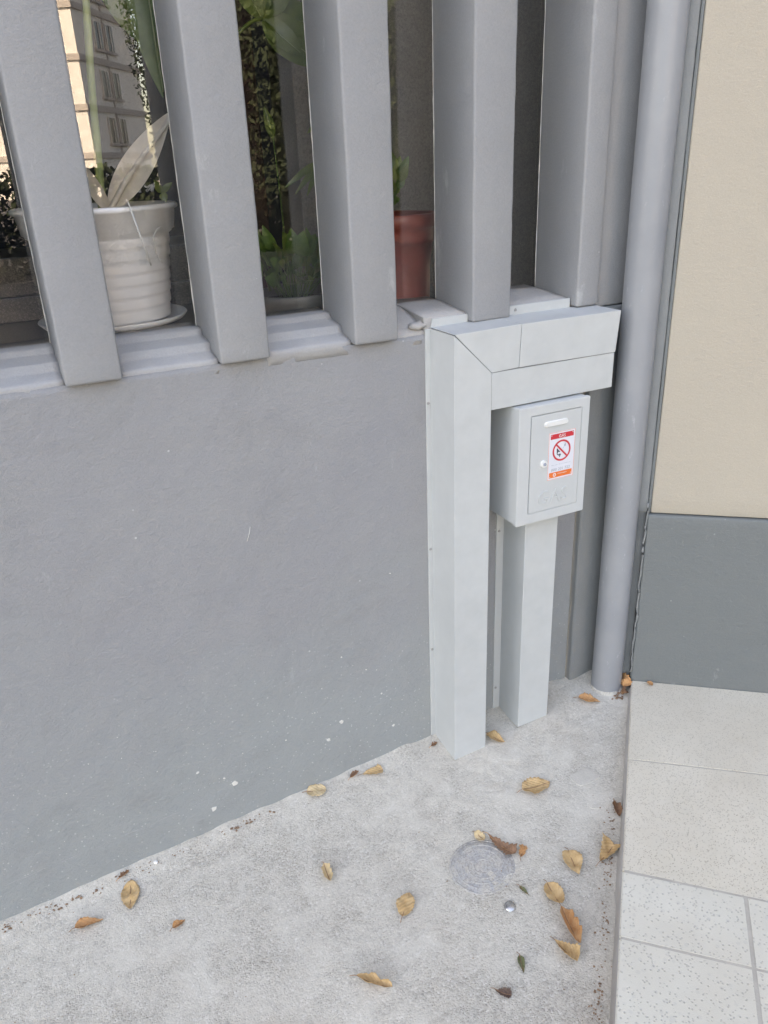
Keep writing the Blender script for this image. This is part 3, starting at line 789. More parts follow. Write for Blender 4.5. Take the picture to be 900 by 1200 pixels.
# prohibition ring and bar
bm = bmesh.new(); cxr, czr, ro, ri = .2833, .8492, .0268, .0222; n = 48
o1 = [bm.verts.new((cxr+ro*math.cos(2*math.pi*k/n), ys1-.0002, czr+ro*math.sin(2*math.pi*k/n))) for k in range(n)]
i1 = [bm.verts.new((cxr+ri*math.cos(2*math.pi*k/n), ys1-.0002, czr+ri*math.sin(2*math.pi*k/n))) for k in range(n)]
for k in range(n): bm.faces.new((o1[k], o1[(k+1) % n], i1[(k+1) % n], i1[k]))
dd = Vector((1, -1)).normalized(); nn = Vector((1, 1)).normalized(); cc = Vector((cxr, czr))
q = [cc+dd*s*.0235+nn*t*.0022 for s, t in ((-1, -1), (1, -1), (1, 1), (-1, 1))]
bm.faces.new([bm.verts.new((p.x, ys1-.00035, p.y)) for p in q])
link('prohibition_ring', bm, 'red', stk)
# hand with match: black silhouette left below the bar, match outline above
flat('hand_pictogram', [(.2685, .8545), (.2705, .8565), (.2735, .8520), (.2790, .8468), (.2770, .8452), (.2735, .8470), (.2715, .8425), (.2745, .8398), (.2790, .8418), (.2820, .8398), (.2790, .8330), (.2768, .8325), (.2775, .8375), (.2745, .8368), (.2695, .8410), (.2690, .8480)], 'ink', ys1-.00005, .0001)
flat('match_pictogram', [(.2860, .8530), (.2868, .8525), (.2915, .8585), (.2908, .8592)], 'inkgrey', ys1-.00005, .0001)
flat('flame_pictogram', [(.2905, .8590), (.2935, .8575), (.2955, .8605), (.2945, .8650), (.2915, .8680), (.2920, .8640), (.2895, .8620)], 'inkgrey', ys1-.00005, .0001)
text('caption', 'Em caso de emergência', .2838, .8132, .0026, ys1, 'inkgrey', stk, .0001, wid=.056)
text('phone_number', '800 201 722', .2835, .7990, .0072, ys1, 'inkgrey', stk, .0001, wid=.056, off=.006)
bm = bmesh.new(); lx, lz = .2655, .7892
for a, b in ((.0046, .0024),):
    o1 = [bm.verts.new((lx+a*math.cos(2*math.pi*k/20), ys1-.0003, lz+a*math.sin(2*math.pi*k/20))) for k in range(20)]
    i1 = [bm.verts.new((lx+b*math.cos(2*math.pi*k/20), ys1-.0003, lz+b*math.sin(2*math.pi*k/20))) for k in range(20)]
    for k in range(20): bm.faces.new((o1[k], o1[(k+1) % 20], i1[(k+1) % 20], i1[k]))
link('logo', bm, 'white', stk)
text('footer_lettering', 'lisboagás', .2885, .7890, .0034, ys1-.00015, 'white', stk, .0001, wid=.027)

# ---------------- drain cover ----------------
dx, dy = -.120, -.431
DC = thing('drain_cover', 'round cement smeared iron cover with faint concentric rings, set in the ground', 'drain cover', (dx, dy, 0))
bm = bmesh.new(); n = 64; rows = []
for r in (.078, .076, .05, .02):
    rows.append([bm.verts.new((r*math.cos(2*math.pi*k/n), r*math.sin(2*math.pi*k/n), g(dx+r*math.cos(2*math.pi*k/n), dy+r*math.sin(2*math.pi*k/n))+(.0006+.0005*noise.noise(Vector((k*.3, r*60, 0))) if r < .077 else -.002))) for k in range(n)])
for a, b in zip(rows, rows[1:]):
    for k in range(n): bm.faces.new((a[k], a[(k+1) % n], b[(k+1) % n], b[k]))
bm.faces.new(rows[-1])
link('cover_plate', bm, 'cap', DC, smooth=True)
for r, wd in ((.073, .0018), (.060, .002), (.047, .002), (.034, .002), (.020, .0022)):
    bm = bmesh.new(); seg = 90
    prev = None
    rows = []
    for k in range(seg):
        t = 2*math.pi*k/seg; x, y = r*math.cos(t), r*math.sin(t)
        h = .0016*max(0, .15+noise.noise(Vector((x*60+r*90, y*60, 2)))*1.3)
        zb = g(dx+x, dy+y)+.0008
        ro_ = (r-wd, r-wd*.5, r+wd*.5, r+wd)
        rows.append([bm.verts.new((q_*math.cos(t), q_*math.sin(t), zb+(h if 0 < i < 3 else -.0006))) for i, q_ in enumerate(ro_)])
    for k in range(seg):
        a, b = rows[k], rows[(k+1) % seg]
        for i in range(3): bm.faces.new((a[i], a[i+1], b[i+1], b[i]))
    link('ring_rib', bm, 'cap', DC)

# bottle cap
lathe_c = (-.126, -.552, gz(-.126, -.552))
bc = lathe('bottle_cap', [(0, .0052), (.0095, .0050), (.0122, .0035), (.0135, .0), (.0128, .0005), (.0105, .0035), (0, .0038)], (0, 0, 0), 'tin', None, 21)
bc.location = lathe_c; bc.rotation_euler = (R(9), R(-6), 0)
tag(bc, 'shiny flattened metal bottle cap lying just below the drain cover', 'bottle cap')
# white pebble
bm = bmesh.new(); bmesh.ops.create_icosphere(bm, subdivisions=2, radius=.006); roughen(bm, .001, 200)
for v in bm.verts: v.co.z *= .6
o = link('pebble', bm, plain('white_pebble', (.7, .68, .64), .7)); o.location = (-.797, -.024, gz(-.797, -.024)+.003)
tag(o, 'small white pebble at the foot of the wall, left', 'pebble')

# ---------------- leaves ----------------
def make_leaf(name, x, y, L, ang, W, mat, label, fold=.25, curl=.25, serr=.05, z=None, twist=0., tipcurl=0., kind='oval', tail=True, wob=1., seed=0, roll=0.):
    rr = random.Random(seed*17+5); NU, NV = 26, 10
    bm = bmesh.new(); grid = []
    ph = rr.uniform(0, 10)
    for i in range(NU+1):
        t = i/NU
        if kind == 'oval': hw = math.sin(math.pi*t**.85)**.75
        elif kind == 'pointed': hw = (math.sin(math.pi*t**.65))**.95
        elif kind == 'round': hw = max(0, 1-(2*t-1)**2)**.5
        elif kind == 'fan': hw = (t**.8)*(1 if t < .86 else max(.02, (1-t)/.14)**.6)
        elif kind == 'ragged': hw = math.sin(math.pi*t)**.6*(.65+.45*noise.noise(Vector((t*6, ph, 0)))+.2)
        else: hw = math.sin(math.pi*t)**.7
        row = []
        for j in range(NV+1):
            s = -1+2*j/NV
            w_ = hw*W/2*(1+serr*math.sin(t*52+(s > 0)*2)*abs(s)**3 + serr*1.6*noise.noise(Vector((t*5, s, ph))))
            u = (t-.5)*L; v = s*w_
            zz_ = abs(s)**1.3*w_*fold*2 + curl*L*.45*((2*t-1)**2) + twist*v*(2*t-1) + tipcurl*L*max(0, t-.6)**2*3
            zz_ += wob*(.0050*noise.noise(Vector((u*50+ph, v*50, ph)))+.0008*math.sin(t*24+ph)*abs(s))
            v2 = v*math.cos(roll*t) - zz_*math.sin(roll*t); z2_ = abs(v*math.sin(roll*t)) + zz_*math.cos(roll*t)
            row.append(bm.verts.new((u, v2, z2_)))
        grid.append(row)
    for i in range(NU):
        for j in range(NV):
            try: bm.faces.new((grid[i][j], grid[i+1][j], grid[i+1][j+1], grid[i][j+1]))
            except Exception: pass
    bmesh.ops.remove_doubles(bm, verts=bm.verts[:], dist=.00005)
    zmin = min(v.co.z for v in bm.verts)
    for v in bm.verts: v.co.z -= zmin
    z0 = (gz(x, y) if z is None else z)
    o = link(name, bm, LM[mat], smooth=True, loc=(x, y, z0+.0022)); o.rotation_euler = (0, 0, R(ang))
    sol = o.modifiers.new('thickness', 'SOLIDIFY'); sol.thickness = .00035
    tag(o, label, 'leaf', 'dry fallen leaves on the ground')
    # midrib and stalk
    bm = bmesh.new(); pts = []
    for i in range(0, NU+1, 2):
        t = i/NU; zz_ = curl*L*.45*((2*t-1)**2) + tipcurl*L*max(0, t-.6)**2*3
        pts.append((((t-.5)*L), 0, zz_-zmin+.0006))
    if tail:
        p0 = pts[0]; pts = [(p0[0]-.16*L-.004, .003*rr.uniform(-1, 1), .0012), (p0[0]-.08*L, .001, p0[2]*.6+.0006)] + pts
    tube_bm(bm, pts, [.0007]*(len(pts)-3)+[.0005, .0004, .0002], 5)
    m_ = link('midrib', bm, LM['brown'] if mat != 'brown' else LM['orange'], o, smooth=True)
    return o
LV = [
 (-.870, -.081, .082, -101, .042, 'gold', 'oval golden leaf with herringbone veins, leftmost big one near the wall', dict(kind='oval', fold=.12, curl=.08, serr=.05)),
 (-.968, -.109, .062, -7, .026, 'orange', 'pointed orange brown leaf curled beside the wall foot, far left', dict(kind='pointed', fold=.5, curl=.12)),
 (-.786, -.213, .031, 17, .015, 'orange', 'tiny curled orange leaf right of the oval golden leaf', dict(kind='pointed', fold=.5)),
 (-.372, -.022, .052, -20, .044, 'pale', 'pale tan rounded leaf touching the foot of the grey wall', dict(kind='round', fold=.10, curl=.1)),
 (-.215, -.038, .058, -10, .042, 'gold', 'tan fan shaped leaf with dark veins against the wall left of the duct', dict(kind='fan', fold=.22, curl=.15, serr=.1)),
 (-.444, -.265, .056, -96, .026, 'pale', 'narrow tan leaf folded lengthwise alone in the open, middle left', dict(kind='ragged', fold=.55)),
 (-.322, -.431, .066, 48, .040, 'gold', 'oval golden leaf lying alone left of the drain cover', dict(kind='oval', fold=.22, curl=.12)),
 (-.463, -.560, .078, -46, .026, 'gold', 'long rolled golden leaf, lowest one in the picture centre', dict(kind='ragged', fold=.7, twist=.4)),
 (-.081, -.360, .032, -83, .024, 'pale', 'small pale yellow leaf on the upper edge of the drain cover', dict(kind='round', fold=.15)),
 (-.052, -.408, .086, -74, .046, 'brown', 'large brown torn leaf overlapping the drain cover edge', dict(kind='fan', fold=.2, serr=.2)),
 (-.018, -.448, .036, 40, .022, 'orange', 'small orange leaf scrap right of the brown torn leaf', dict(kind='ragged', fold=.5)),
 (.128, -.302, .080, -8, .056, 'gold', 'wide golden leaf alone in front of the two grey posts', dict(kind='oval', fold=.14, curl=.12, serr=.08)),
 (.060, -.537, .070, -108, .046, 'gold', 'golden leaf with a pointed lower tip right of the drain cover', dict(kind='pointed', fold=.22, curl=.14)),
 (.142, -.556, .066, 20, .056, 'gold', 'crumpled wedge shaped tan leaf nearest the step', dict(kind='fan', fold=.5, curl=.15, serr=.1)),
 (-.028, -.582, .066, -97, .042, 'gold', 'golden leaf at the top of the chain of three curled leaves', dict(kind='oval', fold=.3, tipcurl=.3)),
 (-.046, -.660, .092, -103, .034, 'orange', 'long curled orange leaf in the middle of the chain of three', dict(kind='ragged', fold=.7, twist=.5, curl=.2)),
 (-.090, -.700, .062, -80, .042, 'gold', 'folded golden leaf at the bottom of the chain of three', dict(kind='fan', fold=.7, serr=.1, curl=.2)),
 (.137, -.104, .060, -69, .032, 'gold', 'golden leaf tucked between the two grey metal posts', dict(kind='pointed', fold=.3, curl=.15)),
 (.452, -.118, .064, -50, .034, 'orange', 'orange brown leaf in front of the foot of the downpipe', dict(kind='pointed', fold=.35, curl=.15, serr=.1)),
 (.250, -.466, .050, -116, .026, 'brown', 'brown shrivelled leaf against the side of the step', dict(kind='ragged', fold=.9, twist=.8, curl=.4)),
 (-.183, -.676, .038, -111, .014, 'olive', 'narrow grey green leaf below the bottle cap', dict(kind='pointed', fold=.5)),
 (-.249, -.706, .034, -50, .024, 'dark', 'small dark brown leaf, lowest right of the picture', dict(kind='fan', fold=.3, serr=.2)),
 (-.077, -.537, .030, -80, .009, 'olive', 'tiny dark green sliver of leaf right of the bottle cap', dict(kind='pointed', fold=.4)),
 (-.873, -.021, .030, 28, .014, 'brown', 'small reddish brown leaf scrap at the wall above the oval leaf', dict(kind='ragged', fold=.6)),
 (-.023, -.037, .024, 14, .012, 'brown', 'tiny red brown scrap at the left foot of the tall duct', dict(kind='ragged', fold=.6)),
 (-.262, -.024, .032, 20, .014, 'brown', 'red brown scrap beside the tan fan shaped leaf at the wall', dict(kind='ragged', fold=.7)),
]
for i, (x, y, L_, a, W_, m_, lab, kw) in enumerate(LV): make_leaf('dry_leaf', x, y, L_, a, W_, m_, lab, seed=i, **kw)
make_leaf('dry_leaf', .622, -.180, .024, -100, .016, 'orange', 'small orange leaf on the tiled step next to the plinth', z=ZT, seed=40, kind='oval', fold=.3, tail=False)
for k, (x, y, a, m_, lab) in enumerate([(.578, -.118, 80, 'orange', 'orange leaf wedged upright behind the downpipe foot, uppermost'), (.568, -.130, 110, 'orange', 'crumpled orange leaf wedged between downpipe and step corner'), (.556, -.142, 60, 'brown', 'brown leaf wedged between downpipe and step, lowest')]):
    o = make_leaf('dry_leaf', x, y, .045, a, .026, m_, lab, z=gz(x, y)+.006*(3-k), seed=50+k, kind='ragged', fold=.8, curl=.5, tail=False)
    o.rotation_euler = (R(50), R(20*k-20), R(a))
# crumbs of dry leaf along the wall foot and the step
bm = bmesh.new(); rc = random.Random(21)
def crumb(x, y, s, z=None):
    a = rc.uniform(0, 6.28); zz_ = gz(x, y)+.001 if z is None else z
    vs = [bm.verts.new((x+s*math.cos(a+t)*rc.uniform(.5, 1), y+s*math.sin(a+t)*rc.uniform(.4, 1), zz_+rc.uniform(0, s*.6))) for t in (0, 1.3, 2.6, 3.9, 5.1)]
    c_ = bm.verts.new((x, y, zz_+s*.5))
    for k in range(5): bm.faces.new((vs[k], vs[(k+1) % 5], c_))
for i in range(90): crumb(rc.uniform(-1.15, -.5), -.012-abs(rc.gauss(0, .012)), rc.uniform(.0012, .0036))
for x in (-1.14, -1.02, -.985, -.93, -.60, -.56, -.50):
    for q_ in range(4): crumb(x+rc.uniform(-.012, .012), -.02-rc.uniform(0, .015), rc.uniform(.003, .006))
for i in range(170):
    d = rc.choice((.5, .62, .66, .80, .95, 1.02, 1.1))+rc.gauss(0, .03); p = P(d, -.020-abs(rc.gauss(0, .012))); crumb(p.x, p.y, rc.uniform(.0012, .004))
for i in range(70): crumb(rc.uniform(-1.2, .35), rc.uniform(-.8, -.05), rc.uniform(.0012, .0028))
for i in range(50): p = P(rc.uniform(-.02, .06), -.022-rc.uniform(0, .03)); crumb(p.x, p.y, rc.uniform(.003, .008))
o = link('leaf_litter', bm, LM['brown'], kind='stuff'); tag(o, 'reddish brown crumbs of dry leaf along the wall foot and step', 'leaf litter')
o.data.materials[0] = leaf_mat('red_brown_crumbs', (.24, .15, .10), (.36, .24, .16), (.15, .09, .06))

# ---------------- plants behind the glass ----------------
# white ribbed pot and saucer
pcx, pcy = -.628, .312
WP = thing('plant_pot', 'large ribbed white plastic pot with a pale stalk behind the leftmost glass', 'pot', (pcx, pcy, 1.1885))
prof = [(0, .014), (.120, .014), (.124, .016)]
k = 0; z = .02; r0 = .124
while z < .175:
    prof += [(r0+.0005, z), (r0+.0017, z+.004), (r0+.0017, z+.017), (r0+.001, z+.021)]; z += .0245; r0 += .0030
prof += [(.150, .192), (.152, .196), (.156, .198), (.162, .236), (.169, .239), (.170, .246), (.166, .249), (.159, .246), (.153, .22), (0, .215)]
lathe('pot_body', prof, (0, 0, 0), 'whitepot', WP, 72)
lathe('soil', [(.152, .222), (.08, .228), (0, .226)], (0, 0, 0), 'soil', WP, 32)
lathe('saucer', [(0, .004), (.125, .004), (.150, .016), (.158, .021), (.160, .018), (.150, .008), (.120, -.001), (0, -.001)], (0, 0, 0), 'whitepot', WP, 72)
tube('wire_hook', smooth_pts([(.100, -.148, .205), (.088, -.158, .20), (.080, -.158, .18), (.084, -.153, .155), (.094, -.148, .137)]), .0014, 'plastic', WP, 6)
tube('plant_stick', [(.040, -.165, .262), (.052, -.170, .20), (.068, -.161, .135)], .0016, 'plastic', WP, 6)
def blade(bm, base, tip, width, normal_hint, bend=.1, nu=14, nv=6, fold=.2, shape='lance', wav=.0):
    base, tip = Vector(base), Vector(tip); d = tip-base; L_ = d.length; d.normalize()
    side = d.cross(Vector(normal_hint)).normalized(); up = side.cross(d).normalized()
    g_ = []
    for i in range(nu+1):
        t = i/nu
        hw = {'lance': math.sin(math.pi*t**.8)**.8, 'heart': (math.sin(math.pi*min(1, t*1.0+.08)**.7)**.6 if t < .97 else .1), 'sheath': .35+.65*math.sin(math.pi*t**.8)}[shape]*width/2
        if t >= 1: hw = .0005
        row = []
        for j in range(nv+1):
            s = -1+2*j/nv
            row.append(bm.verts.new(base + d*(t*L_) + side*(s*hw) + up*(bend*L_*math.sin(math.pi*t) + abs(s)*hw*fold + wav*math.sin(t*14+s)*abs(s))))
        g_.append(row)
    for i in range(nu):
        for j in range(nv): bm.faces.new((g_[i][j], g_[i+1][j], g_[i+1][j+1], g_[i][j+1]))
def leafobj(name, specs, mat, parent=None, thick=True):
    bm = bmesh.new()
    for sp in specs: blade(bm, *sp[:4], **(sp[4] if len(sp) > 4 else {}))
    o = link(name, bm, mat, parent, smooth=True); return o
CAMDIR = (-.3, -1, .25)
PL = thing('potted_plant', 'broad leaved plant with a pale green stalk and dried sheath growing from the white pot', 'plant', (pcx, pcy, 1.41))
def loc(pts): return [(x-pcx, y-pcy, z-1.41) for x, y, z in pts]
tube('stalk', smooth_pts(loc([(-.616, .31, 1.42), (-.603, .31, 1.56), (-.594, .30, 1.68), (-.578, .30, 1.83), (-.57, .30, 1.98)])), [.0085]*8+[.0075]*9+[.007]*8, 'stalk', PL, 10)
b0 = loc([(-.603, .30, 1.425)])[0]
leafobj('dry_sheath', [(b0, loc([(-.445, .30, 1.612)])[0], .062, (-.2, -1, .1), dict(shape='lance', fold=.7, bend=-.06)),
                       ], 'dry', PL)
leafobj('dry_sheath', [(b0, loc([(-.655, .30, 1.535)])[0], .030, (-.2, -1, .1), dict(shape='sheath', fold=.4, bend=.02))], 'dry', PL)
tube('dry_stalk', smooth_pts(loc([(-.603, .292, 1.425), (-.545, .288, 1.50), (-.455, .288, 1.592), (-.40, .29, 1.64)])), [.006]*6+[.0045]*6+[.004]*7, 'dry', PL, 8)
lz_ = []
o = leafobj('leaf', [(loc([(-.455, .35, 1.96)])[0], loc([(-.450, .33, 1.640)])[0], .075, (-.7, -1, .1), dict(shape='lance', fold=.25, bend=.03))], 'green', PL)
o = leafobj('leaf', [(loc([(-.53, .38, 1.94)])[0], loc([(-.35, .40, 1.70)])[0], .17, (-.3, -1, .4), dict(shape='lance', fold=.2, bend=.04))], 'green', PL)
tube('vein', smooth_pts(loc([(-.455, .333, 1.96), (-.453, .325, 1.80), (-.450, .322, 1.65)])), .0016, 'vein', PL, 5)
tube('vein', smooth_pts(loc([(-.53, .36, 1.94), (-.46, .36, 1.83), (-.36, .38, 1.71)])), .0016, 'vein', PL, 5)
# three-leaved seedling at the pot's right rim
leafobj('seedling', [(loc([(-.485, .31, 1.455)])[0], loc([(-.500, .30, 1.482)])[0], .016, CAMDIR), (loc([(-.485, .31, 1.455)])[0], loc([(-.462, .30, 1.475)])[0], .014, CAMDIR), (loc([(-.485, .31, 1.455)])[0], loc([(-.480, .30, 1.436)])[0], .018, CAMDIR)], 'green2', PL)

# fig-like palmate plant in a grey pot between the second and third fins
gx, gy = -.195, .32
GP = thing('plant_pot', 'dark grey plastic pot with low foliage between the second and third fins', 'pot', (gx, gy, 1.06))
lathe('pot_body', [(0, 0), (.085, 0), (.103, .138), (.109, .140), (.110, .155), (.107, .158), (.100, .155), (.098, .13), (0, .125)], (0, 0, 0), 'greypot', GP, 48)
lathe('soil', [(.10, .135), (.05, .142), (0, .14)], (0, 0, 0), 'soil', GP, 24)
FP = thing('potted_plant', 'tall plant with large lobed leaves over dense low foliage, in the dark grey pot', 'plant', (gx, gy, 1.19))
def loc2(p): return (p[0]-gx, p[1]-gy, p[2]-1.19)
c0 = (-.205, .36, 1.795)
for k, (tip, wd) in enumerate([((-.262, .36, 1.90), .055), ((-.215, .38, 1.95), .075), ((-.145, .37, 1.90), .085), ((-.055, .36, 1.79), .080), ((-.072, .34, 1.70), .085), ((-.125, .33, 1.72), .05)]):
    leafobj('leaf_lobe', [(loc2(c0), loc2(tip), wd, CAMDIR, dict(shape='lance', fold=.22, bend=.02, wav=.002))], 'green2', FP)
    tube('vein', [loc2(c0), tuple(a+(b-a)*.9 for a, b in zip(loc2((c0[0], c0[1]-.006, c0[2])), loc2((tip[0], tip[1]-.006, tip[2]))))], [.0012, .0005], 'vein', FP, 5)
tube('leaf_stalk', smooth_pts([loc2(p) for p in ((-.205, .355, 1.795), (-.245, .34, 1.78), (-.285, .34, 1.735), (-.31, .34, 1.6), (-.25, .34, 1.22))]), .0042, 'green2', FP, 6)
leafobj('leaf', [(loc2((-.213, .33, 1.555)), loc2((-.228, .33, 1.622)), .022, CAMDIR, dict(fold=.3))], 'green2', FP)
tube('stem', smooth_pts([loc2(p) for p in ((-.213, .33, 1.557), (-.208, .33, 1.44), (-.204, .335, 1.33), (-.2, .34, 1.19))]), .0016, 'green', FP, 5)
for a_, b_, w_, be in (((-.095, .35, 1.505), (-.192, .34, 1.450), .016, .12), ((-.095, .35, 1.50), (-.165, .345, 1.435), .014, .12), ((-.10, .35, 1.49), (-.135, .345, 1.43), .012, .1), ((-.07, .35, 1.60), (-.125, .34, 1.565), .02, .12)):
    leafobj('leaf', [(loc2(a_), loc2(b_), w_, CAMDIR, dict(bend=be))], 'green2', FP)
leafobj('dry_bud', [(loc2((-.095, .34, 1.50)), loc2((-.108, .33, 1.548)), .018, CAMDIR, dict(fold=.5))], 'dry', FP)
rp = random.Random(8)
for k in range(46):
    a = rp.uniform(0, 6.28); rr = rp.uniform(.01, .08); zb = 1.19+.0
    base = (gx+rr*.4*math.cos(a), gy+rr*.4*math.sin(a), zb)
    h = rp.uniform(.05, .20); ex = rp.uniform(.05, .13)
    tip = (gx+math.cos(a)*ex*1.1, gy-.02+math.sin(a)*ex*.8, zb+h)
    mid = tuple(b+(t-b)*.55 for b, t in zip(base, tip)); mid = (mid[0], mid[1], mid[2]+.02)
    tube('stem', [loc2(base), loc2(mid)], .0011, 'green', FP, 4)
    leafobj('leaf', [(loc2(mid), loc2(tip), rp.uniform(.022, .05), (rp.uniform(-.6, .3), -1, rp.uniform(.2, 1)), dict(bend=.12, fold=.25, nu=8, nv=4))], rp.choice(['green', 'green', 'green2']), FP)

# terracotta pot
tx, ty = .072, .30
TP = thing('plant_pot', 'terracotta red plastic pot on the sill between the third and fourth fins', 'pot', (tx, ty, 1.06))
lathe('pot_body', [(0, 0), (.074, 0), (.082, .11), (.088, .1105), (.088, .122), (.090, .19), (.097, .252), (.100, .2525), (.100, .27), (.101, .288), (.109, .291), (.109, .318), (.105, .321), (.098, .318), (.095, .29), (0, .285)], (0, 0, 0), 'terra', TP, 64)
lathe('soil', [(.097, .296), (.05, .302), (0, .30)], (0, 0, 0), 'soil', TP, 24)
TL = thing('potted_plant', 'small bright green leafy plant growing from the terracotta pot', 'plant', (tx, ty, 1.36))
for k in range(26):
    a = rp.uniform(0, 6.28); ex = rp.uniform(.01, .055); h = rp.uniform(.05, .17)
    base = (-.01, .0, .0); mid = (-.005+math.cos(a)*ex*.5, math.sin(a)*ex*.5, h*.7); tip = (-.01+math.cos(a)*ex*1.2, math.sin(a)*ex, h)
    tube('stem', [base, mid], .0009, 'green', TL, 4)
    leafobj('leaf', [(mid, tip, .022, (rp.uniform(-.6, .3), -1, rp.uniform(.1, .8)), dict(bend=.12, fold=.25, nu=8, nv=4))], 'green2' if k % 3 else 'green', TL)

# ---------------- across the street (seen only mirrored in the glass) ----------------
th = R(33); D0 = 59.0
vc = Vector((CX+D0*math.sin(R(8.05)), CY+D0*math.cos(R(8.05))))
corner = Vector((vc.x, 2*YG-vc.y)); d1 = Vector((math.sin(th), -math.cos(th))); d2 = Vector((-math.cos(th), -math.sin(th)))
# d1: along the shaded face, d2: along the sunlit face (real space)
OB = thing('apartment_building', 'cream apartment block across the street with paired windows, mirrored in the glass', 'building', (corner.x, corner.y, 0))
def obox(name, s0, s1, t0, t1, z0, z1, mat):
    # s along shaded face, t along sunlit face
    bm = bmesh.new()
    q = [d1*s0+d2*t0, d1*s1+d2*t0, d1*s1+d2*t1, d1*s0+d2*t1]
    a = [bm.verts.new((p.x, p.y, z0)) for p in q]; b = [bm.verts.new((p.x, p.y, z1)) for p in q]
    bm.faces.new(a[::-1]); bm.faces.new(b)
    for i in range(4): bm.faces.new((a[i], a[(i+1) % 4], b[(i+1) % 4], b[i]))
    return link(name, bm, mat, OB)
obox('wall', 0, 9.4, 0, 14, -1, 22, 'bcream')
obox('roof', -.3, 9.7, -.3, 14.3, 22, 22.4, 'bband')
obox('wall', 1.5, 8.5, 14, 30, -1, 16, 'bcream')
for k in range(7):
    z = 2.54+2.78*k
    if z < 22: obox('floor_band', -.12, 9.52, -.12, 14.1, z-.18, z+.18, 'bband')
for k in range(8):
    zc = 1.3+2.78*k
    for s in (3.3, 5.05):
        if k == 0 and s < 4: continue
        obox('window', s-.55, s+.55, -.06, .02, zc-.75, zc+.75, 'bwin')
        obox('window_frame', s-.62, s-.5, -.12, .0, zc-.8, zc+.8, 'bshut'); obox('window_frame', s+.1, s+.2, -.1, .0, zc-.75, zc+.75, 'bshut')
        obox('window_sill', s-.75, s+.75, -.16, .0, zc-.95, zc-.8, 'bband')
obox('drainpipe', 4.15, 4.25, -.12, -.02, -1, 22, 'bband')
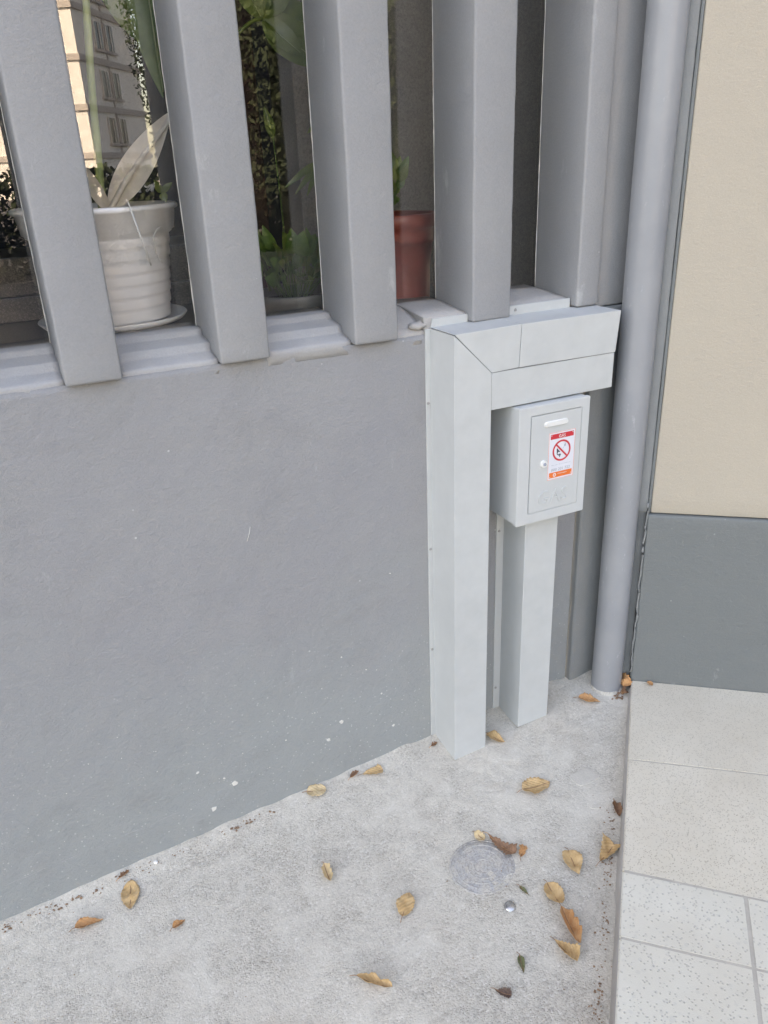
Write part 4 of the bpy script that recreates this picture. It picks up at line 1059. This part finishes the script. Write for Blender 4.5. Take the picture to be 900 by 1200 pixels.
# dark trees that stand across the street, next to the block
def tree(virt_az, dist, h, cr, seed, label):
    vx = CX+dist*math.sin(R(virt_az)); vy = CY+dist*math.cos(R(virt_az)); x, y = vx, 2*YG-vy
    T = thing('street_tree', label, 'tree', (x, y, 0), group='dense trees across the street')
    rr = random.Random(seed)
    tube('trunk', [(0, 0, -.3), (.1, 0, h*.25), (-.05, .1, h*.55), (0, 0, h*.85)], [.28, .22, .15, .05], 'bark', T, 10)
    for q_ in range(5):
        a = rr.uniform(0, 6.28)
        tube('limb', [(0, 0, h*(.25+.08*q_)), (math.cos(a)*cr*.4, math.sin(a)*cr*.4, h*(.4+.08*q_)), (math.cos(a)*cr*.8, math.sin(a)*cr*.8, h*(.5+.08*q_))], [.11, .07, .03], 'bark', T, 6)
    vs = []; fs = []
    for q_ in range(34000 if seed == 1 else 26000):
        while True:
            p = Vector((rr.uniform(-1, 1), rr.uniform(-1, 1), rr.uniform(-1, 1)))
            if p.length < 1: break
        if p.length < .35: continue
        k_ = 1+.25*noise.noise(p*2.3+Vector((seed, 0, 0)))
        c = Vector((p.x*cr*k_, p.y*cr*k_, h*.53+p.z*h*.50*k_))
        s = rr.uniform(.055, .13); ax = Vector((rr.gauss(0, 1), rr.gauss(0, 1), rr.gauss(0, 1))).normalized(); ay = ax.orthogonal().normalized()
        b = len(vs); vs += [tuple(c+ax*s), tuple(c+ay*s*.5), tuple(c-ax*s), tuple(c-ay*s*.5)]; fs.append((b, b+1, b+2, b+3))
    for q_ in range(2600):
        p = Vector((rr.gauss(0, 1), rr.gauss(0, 1), rr.gauss(0, 1))).normalized()*rr.random()**.4*.80
        k_ = 1+.25*noise.noise(p*2.3+Vector((seed, 0, 0)))
        c = Vector((p.x*cr*k_, p.y*cr*k_, h*.53+p.z*h*.50*k_)); s = rr.uniform(.35, .6)
        ax = Vector((rr.gauss(0, 1), rr.gauss(0, 1), rr.gauss(0, 1))).normalized(); ay = ax.orthogonal().normalized()
        b = len(vs); vs += [tuple(c+ax*s), tuple(c+ay*s*.6), tuple(c-ax*s), tuple(c-ay*s*.6)]; fs.append((b, b+1, b+2, b+3))
    me = bpy.data.meshes.new('crown'); me.from_pydata(vs, [], fs); me.update(); me.materials.append(MAT['treeleaf'])
    o = bpy.data.objects.new('crown', me); COL.objects.link(o); o.parent = T
for k, (az, di, h, cr) in enumerate([(14.7, 42, 17, 2.9), (18.5, 26, 11, 3.0), (25, 24, 12, 3.2), (33, 25, 11, 3.4), (42, 24, 12, 3.4), (52, 23, 11, 3.2)]):
    tree(az, di, h, cr, k+1, ['tall dark tree right beside the cream apartment block', 'dense dark street tree nearest the cream apartment block', 'second dense street tree from the apartment block', 'middle one of the row of dense dark street trees', 'fourth dense street tree from the apartment block', 'dense dark street tree farthest from the apartment block'][k])

# clipped greenery beyond the road, added to darken the ground mirrored in the glass
H_ = thing('added_hedge', 'long clipped dark greenery beyond the road, added to cover bright ground mirrored in the glass', 'added_hedge', (5, -12.7, 0))
vs = []; fs = []; rr = random.Random(77)
for q_ in range(16000):
    c = Vector((rr.uniform(-9, 9), rr.uniform(-.5, .5), rr.uniform(-.05, 1.55)+.12*noise.noise(Vector((q_*.01, 0, 0)))))
    if abs(c.y) < .3 and c.z < 1.3: c.y = math.copysign(.42, c.y)
    sz = rr.uniform(.05, .11); ax = Vector((rr.gauss(0, 1), rr.gauss(0, 1), rr.gauss(0, 1))).normalized(); ay = ax.orthogonal().normalized()
    b = len(vs); vs += [tuple(c+ax*sz), tuple(c+ay*sz*.6), tuple(c-ax*sz), tuple(c-ay*sz*.6)]; fs.append((b, b+1, b+2, b+3))
me = bpy.data.meshes.new('foliage'); me.from_pydata(vs, [], fs); me.update(); me.materials.append(MAT['treeleaf'])
o = bpy.data.objects.new('foliage', me); COL.objects.link(o); o.parent = H_; o['kind'] = 'stuff'
for k in range(12): tube('stem', [(-8.5+1.5*k, 0, -.1), (-8.45+1.5*k, .05, 1.2)], .04, 'bark', H_, 6)
